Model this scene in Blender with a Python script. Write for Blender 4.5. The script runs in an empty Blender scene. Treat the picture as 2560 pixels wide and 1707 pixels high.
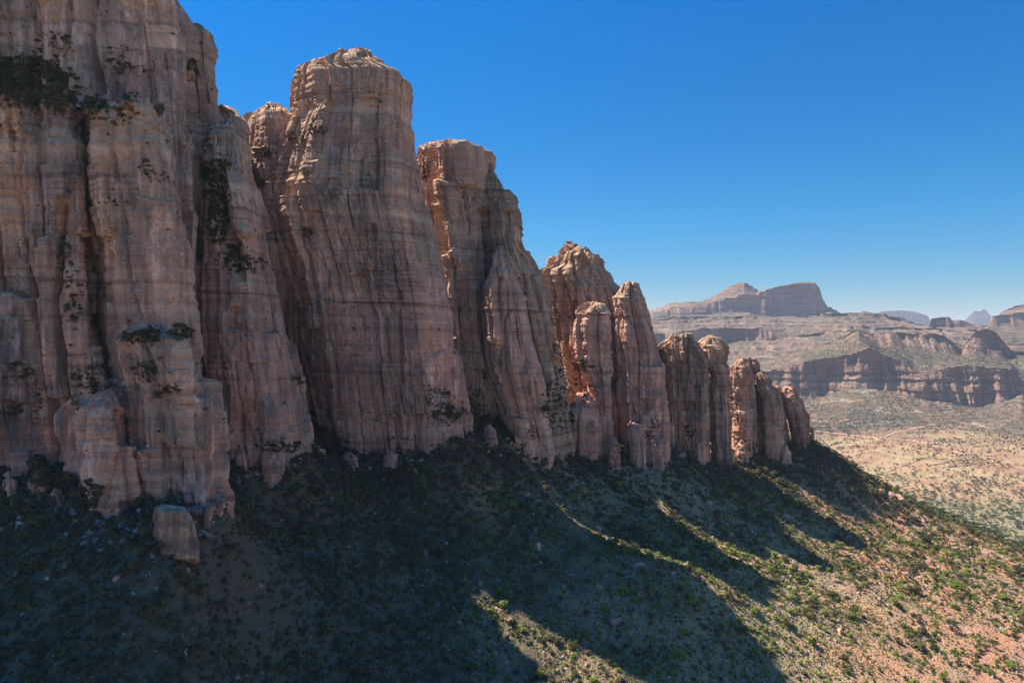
import bpy, math, random, time
import numpy as np
from mathutils import Vector, Matrix
from mathutils.bvhtree import BVHTree
T0 = time.time()
random.seed(7); RNG = np.random.default_rng(7)
C = bpy.context.scene.collection
scene = bpy.context.scene

# ------------------------------------------------------------------ camera
F = 1850.0; HX = 1280.0; HY = 830.0           # focal length and principal row, in pixels of the 2560 wide photograph
cam = bpy.data.cameras.new('camera'); camo = bpy.data.objects.new('camera', cam); C.objects.link(camo)
cam.sensor_width = 36.0; cam.lens = 36.0 * F / 2560.0
cam.clip_start = 1.0; cam.clip_end = 60000.0
cam.shift_y = -(853.5 - HY) / 2560.0
camo.location = (0, 0, 0); camo.rotation_euler = (math.radians(90), 0, 0)
scene.camera = camo

# ------------------------------------------------------------------ light
SUN_AZ = -60.0; SUN_EL = 54.6                 # left of the view, ahead of the camera
a, e = math.radians(SUN_AZ), math.radians(SUN_EL)
SUNDIR = Vector((math.sin(a) * math.cos(e), math.cos(a) * math.cos(e), math.sin(e)))
world = bpy.data.worlds.new('World'); scene.world = world; world.use_nodes = True
wn = world.node_tree.nodes; wl = world.node_tree.links
bg = wn['Background']; sky = wn.new('ShaderNodeTexSky'); sky.sky_type = 'NISHITA'; sky.sun_disc = False
sky.sun_elevation = e; sky.sun_rotation = a
sky.altitude = 2600; sky.air_density = 1.0; sky.dust_density = 0.2; sky.ozone_density = 6.0
hsv = wn.new('ShaderNodeHueSaturation'); hsv.inputs['Saturation'].default_value = 1.25
wl.new(sky.outputs[0], hsv.inputs['Color'])
tcn = wn.new('ShaderNodeTexCoord'); spx = wn.new('ShaderNodeSeparateXYZ'); rmp = wn.new('ShaderNodeValToRGB'); mlt = wn.new('ShaderNodeMix')
wl.new(tcn.outputs['Generated'], spx.inputs[0]); wl.new(spx.outputs[2], rmp.inputs[0])
rmp.color_ramp.elements[0].position = 0.0; rmp.color_ramp.elements[0].color = (.21, .165, .150, 1)
rmp.color_ramp.elements[1].position = 0.42; rmp.color_ramp.elements[1].color = (.05, .285, .325, 1)
e3 = rmp.color_ramp.elements.new(1.0); e3.color = (.66, .66, .62, 1)
e4 = rmp.color_ramp.elements.new(.14); e4.color = (.14, .245, .235, 1)
mlt.data_type = 'RGBA'; mlt.blend_type = 'MULTIPLY'; mlt.inputs[0].default_value = 1.0
wl.new(hsv.outputs[0], mlt.inputs[6]); wl.new(rmp.outputs[0], mlt.inputs[7]); wl.new(mlt.outputs[2], bg.inputs[0]); bg.inputs[1].default_value = 0.15
sl = bpy.data.lights.new('sun', 'SUN'); sl.energy = 2.7; sl.angle = math.radians(0.5); sl.color = (1.0, 0.93, 0.82)
so = bpy.data.objects.new('sun', sl); C.objects.link(so); so.rotation_euler = SUNDIR.to_track_quat('Z', 'Y').to_euler()
so.location = SUNDIR * 500
vs = scene.view_settings; vs.view_transform = 'Standard'; vs.look = 'None'; vs.gamma = 1.0; vs.use_curve_mapping = False
vs.exposure = 1.9
scene.cycles.use_denoising = True
scene.cycles.max_bounces = 6; scene.cycles.diffuse_bounces = 3; scene.cycles.volume_bounces = 1
scene.cycles.transparent_max_bounces = 8
HAZE = 3.8e-5
HAZE_ON = True

# ------------------------------------------------------------------ helpers
def P(px, py, D):
    return ((px - HX) / F * D, D, -(py - HY) / F * D)

def tag(o, label=None, cat=None, group=None, kind=None):
    if label: o['label'] = label
    if cat: o['category'] = cat
    if group: o['group'] = group
    if kind: o['kind'] = kind
    return o

def _h(i, j, k, seed):
    n = (i.astype(np.int64) * 374761393 + j.astype(np.int64) * 668265263 + k.astype(np.int64) * 2147483647 + seed * 974711) & 0xffffffff
    n = ((n ^ (n >> 13)) * 1274126177) & 0xffffffff
    n = ((n ^ (n >> 16)) * 2246822519) & 0xffffffff
    return ((n ^ (n >> 15)) & 0xffffff) / float(0xffffff)

def vn3(x, y, z, seed=0):
    xi = np.floor(x); yi = np.floor(y); zi = np.floor(z)
    fx = x - xi; fy = y - yi; fz = z - zi
    fx = fx * fx * (3 - 2 * fx); fy = fy * fy * (3 - 2 * fy); fz = fz * fz * (3 - 2 * fz)
    r = 0
    for a_ in (0, 1):
        wx = fx if a_ else 1 - fx
        for b_ in (0, 1):
            wy = fy if b_ else 1 - fy
            for c_ in (0, 1):
                wz = fz if c_ else 1 - fz
                r = r + wx * wy * wz * _h(xi + a_, yi + b_, zi + c_, seed)
    return r * 2 - 1

def fbm(x, y, z, oct=4, seed=0, gain=0.5):
    r = 0; am = 1.0; fr = 1.0; s = 0
    for o in range(oct):
        r = r + am * vn3(x * fr, y * fr, z * fr, seed + o * 17); s += am; am *= gain; fr *= 2.03
    return r / s

def cell2(x, y, seed=0):
    """random value of the nearest cell and distance to the cell border"""
    xi = np.floor(x); yi = np.floor(y)
    f1 = np.full(x.shape, 9.0); f2 = np.full(x.shape, 9.0); v = np.zeros(x.shape)
    zz = np.zeros_like(xi)
    for a_ in (-1, 0, 1):
        for b_ in (-1, 0, 1):
            cx = xi + a_ + _h(xi + a_, yi + b_, zz, seed); cy = yi + b_ + _h(xi + a_, yi + b_, zz, seed + 5)
            d = np.hypot(cx - x, cy - y)
            val = _h(xi + a_, yi + b_, zz, seed + 9)
            near = d < f1
            f2 = np.where(near, f1, np.minimum(f2, d)); v = np.where(near, val, v); f1 = np.where(near, d, f1)
    return v * 2 - 1, f2 - f1

def cell1(x, seed=0, edge=0.15):
    xi = np.floor(x); f = x - xi; z = np.zeros_like(xi)
    a_ = _h(xi, z, z, seed); b_ = _h(xi + 1, z, z, seed)
    t = np.clip((f - (1 - edge)) / edge, 0, 1)
    return (a_ * (1 - t) + b_ * t) * 2 - 1

def sstep(a_, b_, x):
    t = np.clip((x - a_) / (b_ - a_), 0, 1); return t * t * (3 - 2 * t)

def grid_mesh(name, V, nr, nc, closed, mat, smooth=True, link=True):
    """V: (nr*nc,3) rows of columns"""
    r = np.arange(nr - 1)[:, None]; ccount = nc if closed else nc - 1
    c = np.arange(ccount)[None, :]; c2 = (c + 1) % nc
    q = np.stack([r * nc + c, r * nc + c2, (r + 1) * nc + c2, (r + 1) * nc + c], -1).reshape(-1, 4)
    return poly_mesh(name, V, q, mat, smooth, link)

def poly_mesh(name, V, q, mat, smooth=True, link=True, parent=None):
    me = bpy.data.meshes.new(name)
    n = q.shape[1]
    me.vertices.add(len(V)); me.vertices.foreach_set('co', np.asarray(V, np.float32).ravel())
    me.loops.add(q.size); me.loops.foreach_set('vertex_index', q.astype(np.int32).ravel())
    me.polygons.add(len(q)); me.polygons.foreach_set('loop_start', np.arange(0, q.size, n, dtype=np.int32))
    me.polygons.foreach_set('use_smooth', np.full(len(q), smooth))
    me.update(calc_edges=True)
    for m in (mat if isinstance(mat, (list, tuple)) else [mat]): me.materials.append(m)
    if not link: return me
    o = bpy.data.objects.new(name, me); C.objects.link(o)
    if parent: o.parent = parent
    return o

# ------------------------------------------------------------------ materials
class NT:
    def __init__(s, name):
        s.m = bpy.data.materials.new(name); s.m.use_nodes = True; s.t = s.m.node_tree; s.t.nodes.clear()
        s.out = s.n('ShaderNodeOutputMaterial'); s.b = s.n('ShaderNodeBsdfPrincipled')
        s.l(s.b.outputs[0], s.out.inputs[0]); s.b.inputs['Roughness'].default_value = 0.95
        s.b.inputs['Specular IOR Level'].default_value = 0.15
    def n(s, k, **kw):
        x = s.t.nodes.new(k)
        for a_, v in kw.items(): setattr(x, a_, v)
        return x
    def l(s, a_, b_): s.t.links.new(a_, b_)
    def pos(s):
        if not hasattr(s, 'g'): s.g = s.n('ShaderNodeNewGeometry')
        return s.g.outputs['Position']
    def map(s, scale, src=None, loc=(0, 0, 0)):
        m = s.n('ShaderNodeMapping'); m.inputs['Scale'].default_value = scale; m.inputs['Location'].default_value = loc
        s.l(src or s.pos(), m.inputs[0]); return m.outputs[0]
    def noise(s, vec, scale=1, detail=4, rough=0.55, dist=0.0):
        x = s.n('ShaderNodeTexNoise'); x.inputs['Scale'].default_value = scale; x.inputs['Detail'].default_value = detail
        x.inputs['Roughness'].default_value = rough; x.inputs['Distortion'].default_value = dist; s.l(vec, x.inputs[0]); return x.outputs[0]
    def ramp(s, fac, pts, interp='LINEAR'):
        r = s.n('ShaderNodeValToRGB'); r.color_ramp.interpolation = interp; cr = r.color_ramp.elements
        while len(cr) < len(pts): cr.new(0.5)
        for el, (p_, c_) in zip(cr, pts):
            el.position = p_; el.color = (c_, c_, c_, 1) if not isinstance(c_, tuple) else (*c_, 1)
        s.l(fac, r.inputs[0]); return r.outputs[0]
    def mix(s, f, a_, b_, mode='MIX'):
        m = s.n('ShaderNodeMix', data_type='RGBA', blend_type=mode)
        for i, v in ((0, f), (6, a_), (7, b_)):
            if isinstance(v, (int, float)): m.inputs[i].default_value = v
            elif isinstance(v, tuple): m.inputs[i].default_value = (*v, 1)
            else: s.l(v, m.inputs[i])
        return m.outputs[2]
    def math(s, op, a_, b_=0.0):
        m = s.n('ShaderNodeMath', operation=op)
        for i, v in ((0, a_), (1, b_)):
            if isinstance(v, (int, float)): m.inputs[i].default_value = v
            else: s.l(v, m.inputs[i])
        return m.outputs[0]
    def bump(s, h, dist, strength=1.0):
        b = s.n('ShaderNodeBump'); b.inputs['Distance'].default_value = dist; b.inputs['Strength'].default_value = strength
        s.l(h, b.inputs['Height']); s.l(b.outputs[0], s.b.inputs['Normal'])

def rock_material(name, tint=(1.34, 1.20, 1.18)):
    k = NT(name)
    p = k.pos()
    big = k.noise(k.map((.018, .018, .012)), 1, 5, .6)
    base = k.ramp(big, [(.30, (.36, .205, .145)), (.45, (.47, .255, .180)), (.58, (.50, .31, .21)), (.72, (.42, .30, .21))])
    # height: greyer, yellower cap; pinker towards the foot
    sep = k.n('ShaderNodeSeparateXYZ'); k.l(p, sep.inputs[0])
    hz = k.n('ShaderNodeMapRange'); k.l(sep.outputs[2], hz.inputs[0]); hz.inputs[1].default_value = -70; hz.inputs[2].default_value = 110
    hn = k.math('ADD', hz.outputs[0], k.math('MULTIPLY', k.math('SUBTRACT', k.noise(k.map((.03, .03, .05)), 1, 4), .5), .9))
    hm = k.ramp(hn, [(.25, 0.0), (.80, 1.0)])
    base = k.mix(k.math('MULTIPLY', hm, .62), base, (.42, .33, .225))
    # bedding
    bed = k.noise(k.map((.006, .006, .30)), 1, 6, .62, .04)
    bedm = k.ramp(k.noise(k.map((.035, .035, .03), loc=(6, 8, 1)), 1, 4), [(.38, .25), (.62, 1.0)])
    base = k.mix(k.math('MULTIPLY', bedm, k.ramp(bed, [(.38, 0.0), (.45, .55), (.52, 0.0)])), base, (.17, .095, .085))
    base = k.mix(k.math('MULTIPLY', bedm, k.ramp(bed, [(.55, 0.0), (.63, .5), (.70, 0.0)])), base, (.58, .43, .32))
    bed2 = k.noise(k.map((.012, .012, 1.5), loc=(3, 1, 7)), 1, 4, .65)
    base = k.mix(k.math('MULTIPLY', bedm, k.ramp(bed2, [(.32, .32), (.42, 0.0)])), base, (.19, .125, .105))
    # vertical wash streaks, pale and dark
    st = k.noise(k.map((.42, .42, .016)), 1, 5, .62, .15)
    stm = k.noise(k.map((.03, .03, .02), loc=(9, 2, 1)), 1, 3)
    pale = k.math('MULTIPLY', k.ramp(st, [(.52, 0.0), (.64, 1.0)]), k.ramp(stm, [(.40, 0.0), (.56, .85)]))
    base = k.mix(pale, base, (.70, .47, .385))
    st2 = k.noise(k.map((.34, .34, .03), loc=(31, 4, 11)), 1, 6, .7, .2)
    stm2 = k.noise(k.map((.026, .026, .022), loc=(1, 22, 8)), 1, 4)
    drk = k.math('MULTIPLY', k.ramp(st2, [(.47, 0.0), (.60, 1.0)]), k.ramp(stm2, [(.44, 0.0), (.64, .8)]))
    base = k.mix(drk, base, (.105, .085, .078))
    # grey lichen blotches
    li = k.noise(k.map((.11, .11, .08), loc=(5, 5, 5)), 1, 8, .72)
    base = k.mix(k.math('MULTIPLY', k.ramp(li, [(.51, 0.0), (.58, .75)]), k.ramp(stm, [(.3, .35), (.7, 1.0)])), base, (.135, .128, .118))
    ora = k.noise(k.map((.07, .07, .05), loc=(15, 5, 35)), 1, 6, .6)
    base = k.mix(k.ramp(ora, [(.58, 0.0), (.66, .45)]), base, (.43, .205, .105))
    # a few strong beds that run through the whole cliff: pale band, dark seams
    zt = k.math('ADD', sep.outputs[2], k.math('MULTIPLY', sep.outputs[0], .035))
    zt = k.math('ADD', zt, k.math('MULTIPLY', k.noise(k.map((.04, .04, .02), loc=(7, 7, 7)), 1, 3), 1.4))
    for per, ph, wd, colr, am in ((31.0, 4.0, .035, (.13, .085, .08), .8), (47.0, 20.0, .05, (.60, .47, .36), .6), (19.0, 9.0, .03, (.17, .11, .10), .6), (83.0, 40.0, .10, (.27, .15, .125), .55)):
        fr = k.math('FRACT', k.math('MULTIPLY', k.math('ADD', zt, ph), 1 / per))
        seam = k.ramp(fr, [(.5 - wd, 0.0), (.5, am), (.5 + wd, 0.0)])
        base = k.mix(k.math('MULTIPLY', seam, bedm), base, colr)
    # broad panels of fresher pink and older grey rock
    pan = k.n('ShaderNodeTexVoronoi'); pan.inputs['Scale'].default_value = 1.0; k.l(k.map((.07, .07, .022), loc=(3, 8, 2)), pan.inputs[0])
    base = k.mix(1.0, base, k.ramp(pan.outputs['Color'], [(.1, (.74, .74, .78)), (.4, (.95, .93, .93)), (.65, (1.12, 1.04, 1.0)), (.95, (1.28, 1.20, 1.14))]), 'MULTIPLY')
    # yellow lichen on surfaces that look up
    sn = k.n('ShaderNodeSeparateXYZ'); k.l(k.g.outputs['Normal'], sn.inputs[0])
    up = k.math('MULTIPLY', k.math('MULTIPLY', k.ramp(sn.outputs[2], [(.12, 0.0), (.55, .85)]), k.ramp(hz.outputs[0], [(.15, .15), (.45, 1.0)])), k.ramp(k.noise(k.map((.2, .2, .2)), 1, 4), [(.4, .3), (.6, 1.0)]))
    base = k.mix(up, base, (.42, .33, .20))
    # fine grain
    g = k.noise(k.map((1.1, 1.1, 1.9)), 1, 6, .7)
    base = k.mix(1.0, base, k.ramp(g, [(.25, .62), (.75, 1.22)]), 'MULTIPLY')
    base = k.mix(1.0, base, tint, 'MULTIPLY')
    k.l(base, k.b.inputs['Base Color'])
    h1 = k.noise(k.map((.9, .9, 1.6)), 1, 8, .72)
    h2 = k.noise(k.map((.25, .25, 3.0)), 1, 4, .6)
    h3 = k.noise(k.map((1.6, 1.6, .10)), 1, 4, .6)
    h = k.math('ADD', k.math('ADD', k.math('MULTIPLY', h1, 1.0), k.math('MULTIPLY', h2, .3)), k.math('MULTIPLY', h3, .25))
    k.bump(h, .5, .7)
    return k.m

M_ROCK = rock_material('sandstone')
M_ROCK_GREY = rock_material('weathered_sandstone', (1.08, 1.04, .97))

def ground_material():
    k = NT('talus_soil')
    n1 = k.noise(k.map((.022, .022, .022)), 1, 6, .6)
    base = k.ramp(n1, [(.34, (.28, .20, .13)), (.48, (.41, .26, .16)), (.60, (.50, .24, .14)), (.72, (.52, .37, .23))])
    n2 = k.noise(k.map((.35, .35, .35)), 1, 6, .7)
    sg = k.n('ShaderNodeSeparateXYZ'); k.l(k.pos(), sg.inputs[0])
    gx_ = k.math('SUBTRACT', 1.35, k.math('MULTIPLY', sg.outputs[0], 1 / 190.0))
    gx_ = k.math('MINIMUM', k.math('MAXIMUM', gx_, .25), 1.0)
    base = k.mix(k.math('MULTIPLY', gx_, k.ramp(n2, [(.42, 0.0), (.56, .85)])), base, (.33, .28, .11))
    rx = k.math('MULTIPLY', k.math('ADD', sg.outputs[0], -95.0), 1 / 120.0)
    rx = k.math('MINIMUM', k.math('MAXIMUM', rx, 0.0), 1.0)
    base = k.mix(k.math('MULTIPLY', rx, k.ramp(k.noise(k.map((.05, .05, .05), loc=(7, 1, 3)), 1, 6, .65), [(.42, .1), (.58, .85)])), base, (.50, .21, .115))
    v = k.n('ShaderNodeTexVoronoi'); v.inputs['Scale'].default_value = 1.1; k.l(k.pos(), v.inputs[0])
    col = k.ramp(v.outputs['Color'], [(.2, (.10, .085, .075)), (.6, (.30, .235, .19)), (.95, (.42, .37, .31))])
    stone = k.math('MULTIPLY', k.ramp(v.outputs['Distance'], [(.30, 1.0), (.48, 0.0)]), k.ramp(k.noise(k.map((.12, .12, .12), loc=(4, 4, 4)), 1, 4), [(.42, 0.0), (.56, .85)]))
    base = k.mix(stone, base, col)
    # undergrowth and leaf litter thicken towards the left, under the high cliffs
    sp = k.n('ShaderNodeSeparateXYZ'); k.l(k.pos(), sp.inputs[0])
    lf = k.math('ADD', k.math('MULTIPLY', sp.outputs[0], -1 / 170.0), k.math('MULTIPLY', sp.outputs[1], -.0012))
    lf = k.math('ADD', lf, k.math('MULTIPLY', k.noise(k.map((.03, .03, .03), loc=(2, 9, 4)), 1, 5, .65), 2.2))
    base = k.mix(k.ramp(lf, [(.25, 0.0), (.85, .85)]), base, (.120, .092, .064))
    g = k.noise(k.map((2.3, 2.3, 2.3)), 1, 5, .7)
    base = k.mix(1.0, base, k.ramp(g, [(.3, .6), (.7, 1.25)]), 'MULTIPLY')
    k.l(base, k.b.inputs['Base Color'])
    h = k.math('ADD', k.math('MULTIPLY', v.outputs['Distance'], -.8), k.noise(k.map((.8, .8, .8)), 1, 7, .7))
    k.bump(h, .7, .9)
    return k.m
M_GROUND = ground_material()

def leaf_material(name, cols, trans=.25):
    k = NT(name)
    oi = k.n('ShaderNodeObjectInfo')
    c0 = k.ramp(oi.outputs['Random'], [(i / max(1, len(cols) - 1), c_) for i, c_ in enumerate(cols)])
    n = k.noise(k.map((1.4, 1.4, 1.4)), 1, 3)
    c0 = k.mix(1.0, c0, k.ramp(n, [(.3, .6), (.7, 1.4)]), 'MULTIPLY')
    k.l(c0, k.b.inputs['Base Color'])
    t = k.n('ShaderNodeBsdfTranslucent'); k.l(c0, t.inputs[0])
    mx = k.n('ShaderNodeMixShader'); mx.inputs[0].default_value = trans
    k.l(k.b.outputs[0], mx.inputs[1]); k.l(t.outputs[0], mx.inputs[2]); k.l(mx.outputs[0], k.out.inputs[0])
    return k.m
M_LEAF = leaf_material('shrub_leaves', [(.112, .088, .050), (.158, .134, .070), (.126, .102, .058), (.20, .18, .078), (.170, .120, .078)], .35)
M_BRIGHT = leaf_material('fresh_leaves', [(.25, .31, .060), (.32, .37, .085), (.20, .25, .060)], .45)
M_ACACIA = leaf_material('acacia_leaves', [(.055, .085, .040), (.075, .11, .045), (.065, .09, .05)], .3)

def flat_material(name, c, c2=None, sc=1.0):
    k = NT(name)
    n = k.noise(k.map((sc, sc, sc)), 1, 5)
    k.l(k.ramp(n, [(.3, c), (.7, c2 or tuple(v * 1.5 for v in c))]), k.b.inputs['Base Color']); return k.m
M_WOOD = flat_material('bark', (.11, .085, .065))

def stone_material():
    k = NT('stone'); oi = k.n('ShaderNodeObjectInfo')
    c0 = k.ramp(oi.outputs['Random'], [(0, (.18, .14, .115)), (.3, (.30, .22, .17)), (.65, (.36, .29, .235)), (1, (.47, .41, .35))])
    n = k.noise(k.map((.8, .8, .8)), 1, 6, .7)
    c0 = k.mix(1.0, c0, k.ramp(n, [(.3, .55), (.7, 1.3)]), 'MULTIPLY')
    k.l(c0, k.b.inputs['Base Color']); k.bump(n, .4, .8); return k.m
M_STONE = stone_material()

# ------------------------------------------------------------------ near slope: a surface through surveyed points
ctrl = []
def cp(px, py, D): ctrl.append(P(px, py, D))
for t in [(-250, 1215, 212), (0, 1225, 214), (130, 1195, 216), (200, 1305, 201), (350, 1283, 203), (540, 1240, 210), (440, 1384, 186), (430, 1285, 201), (548, 1158, 258), (700, 1142, 266), (760, 1130, 285),
          (800, 1130, 318), (900, 1160, 322), (1000, 1145, 325), (1080, 1100, 335), (1130, 1028, 374), (1100, 1048, 346), (1165, 1050, 368), (1190, 1065, 364), (1060, 1090, 334), (1170, 1140, 330), (1110, 1110, 332), (1260, 1115, 356), (1400, 1150, 380),
          (1520, 1150, 396), (1650, 1160, 402), (1760, 1160, 428), (1850, 1150, 466), (1940, 1165, 472), (2015, 1135, 488), (2045, 1112, 520),
          (2150, 1180, 515), (2250, 1235, 512), (2400, 1310, 492), (2560, 1368, 478), (2700, 1420, 465),
          (1300, 1465, 286), (2174, 1369, 404), (2193, 1312, 460), (2007, 1491, 320), (1700, 1420, 300), (2133, 1453, 355), (2100, 1165, 488),
          (1000, 1330, 290), (700, 1300, 262), (1230, 1250, 335), (1130, 1300, 310), (1500, 1300, 350), (1750, 1280, 385),
          (-400, 1707, 150), (0, 1707, 165), (640, 1707, 200), (1280, 1707, 240), (1920, 1707, 265), (2560, 1707, 290), (2560, 1500, 375), (2350, 1450, 380), (2900, 1707, 310)]:
    cp(*t)
ctrl += [(-150, 60, -80), (0, 60, -108), (150, 60, -150), (300, 60, -200), (450, 200, -205), (520, 330, -205), (-260, 150, -62),
         (-250, 330, -35), (-200, 480, -30), (-60, 520, -45), (60, 560, -60), (180, 620, -100), (300, 640, -160), (430, 620, -215), (560, 520, -235), (-60, 660, -70), (-260, 660, -40), (560, 660, -260), (560, 60, -260)]
ctrl = np.array(ctrl)
CC = 9.0
def _k(d2): return np.sqrt(d2 + CC * CC)
_d2 = ((ctrl[:, None, :2] - ctrl[None, :, :2]) ** 2).sum(-1)
n_ = len(ctrl)
A_ = np.zeros((n_ + 3, n_ + 3)); A_[:n_, :n_] = _k(_d2) + np.eye(n_) * -1.5
A_[:n_, n_] = 1; A_[:n_, n_ + 1:] = ctrl[:, :2]; A_[n_, :n_] = 1; A_[n_ + 1:, :n_] = ctrl[:, :2].T
def gullies(x, y):
    s = x * .62 + y * .78; t = x * .78 - y * .62
    return 4.2 * fbm(s / 34, t / 120, s * 0, 3, 3) + 1.0 * fbm(s / 11, t / 30, s * 0, 3, 8)
W_ = np.linalg.solve(A_, np.concatenate([ctrl[:, 2] - gullies(ctrl[:, 0], ctrl[:, 1]), np.zeros(3)]))
def ground_base(x, y):
    z = W_[n_] + W_[n_ + 1] * x + W_[n_ + 2] * y
    for i in range(n_): z = z + W_[i] * _k((x - ctrl[i, 0]) ** 2 + (y - ctrl[i, 1]) ** 2)
    return z
def ground(x, y):
    x = np.asarray(x, float); y = np.asarray(y, float)
    z = ground_base(x, y)
    # gullies and spurs run down the fall line (right and towards the camera)
    z = z + gullies(x, y)
    z = z + .55 * fbm(x / 3.2, y / 3.2, x * 0, 3, 21)
    # old stone terraces on the sunlit spur
    m = np.exp(-(((x - 185) / 75) ** 2 + ((y - 400) / 75) ** 2)) * sstep(-.2, .2, fbm(x / 40, y / 40, x * 0, 2, 77) + .25)
    w = z / 2.6; fr = w - np.floor(w); z = z + m * 2.6 * (sstep(.0, .22, fr) - fr) * .75
    return z

gx = np.arange(-240, 470, 1.15); gy = np.arange(70, 640, 1.15)
GX, GY = np.meshgrid(gx, gy)
GZ = ground(GX, GY)
edge = sstep(560, 640, GY) * 60
GZ2 = GZ - edge
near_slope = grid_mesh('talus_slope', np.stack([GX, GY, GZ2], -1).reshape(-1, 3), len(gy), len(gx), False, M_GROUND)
tag(near_slope, 'scrub covered talus slope falling from the foot of the cliffs', 'slope', kind='structure')
print('slope', round(time.time() - T0, 1))
def gz1(x, y):
    """height of the slope mesh by bilinear lookup"""
    x = np.asarray(x, float); y = np.asarray(y, float)
    i = np.clip((x - gx[0]) / 1.15, 0, len(gx) - 2.001); j = np.clip((y - gy[0]) / 1.15, 0, len(gy) - 2.001)
    i0 = i.astype(int); j0 = j.astype(int); fi = i - i0; fj = j - j0
    return (GZ2[j0, i0] * (1 - fi) * (1 - fj) + GZ2[j0, i0 + 1] * fi * (1 - fj) + GZ2[j0 + 1, i0] * (1 - fi) * fj + GZ2[j0 + 1, i0 + 1] * fi * fj)

# ------------------------------------------------------------------ rock towers
POLYS = {
 'A': [(-1, .15), (-.55, -.75), (.5, -1), (1, -.35), (.92, 1), (-.92, 1)],
 'B': [(-1, .3), (-.75, -.6), (-.1, -1), (.75, -.85), (1, -.1), (.9, 1), (-.9, 1)],
 'L': [(-1, .5), (-.50, -.75), (.62, -1), (1, -.3), (.85, 1), (-.85, 1)],      # broad dark left flank
 'R': [(-1, -.2), (-.8, -.9), (.25, -1), (1, .3), (.85, 1), (-.9, 1)],          # broad right flank
 'W': [(-1, -.3), (-.95, -.95), (-.3, -1), (.4, -.85), (.95, -.9), (1, -.3), (1, 1), (-1, 1)],
 'T': [(-1, -.28), (-.52, -.88), (.62, -1), (1, -.3), (.9, 1), (-.9, 1)],
 'V': [(-1, .5), (-.15, -1), (.35, -.9), (1, .4), (.6, 1), (-.6, 1)],
}
def chaikin(p, n=1, k=.18):
    p = np.array(p, float)
    for _ in range(n):
        q = np.roll(p, -1, 0); p = np.stack([p * (1 - k) + q * k, p * k + q * (1 - k)], 1).reshape(-1, 2)
    return p

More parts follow.
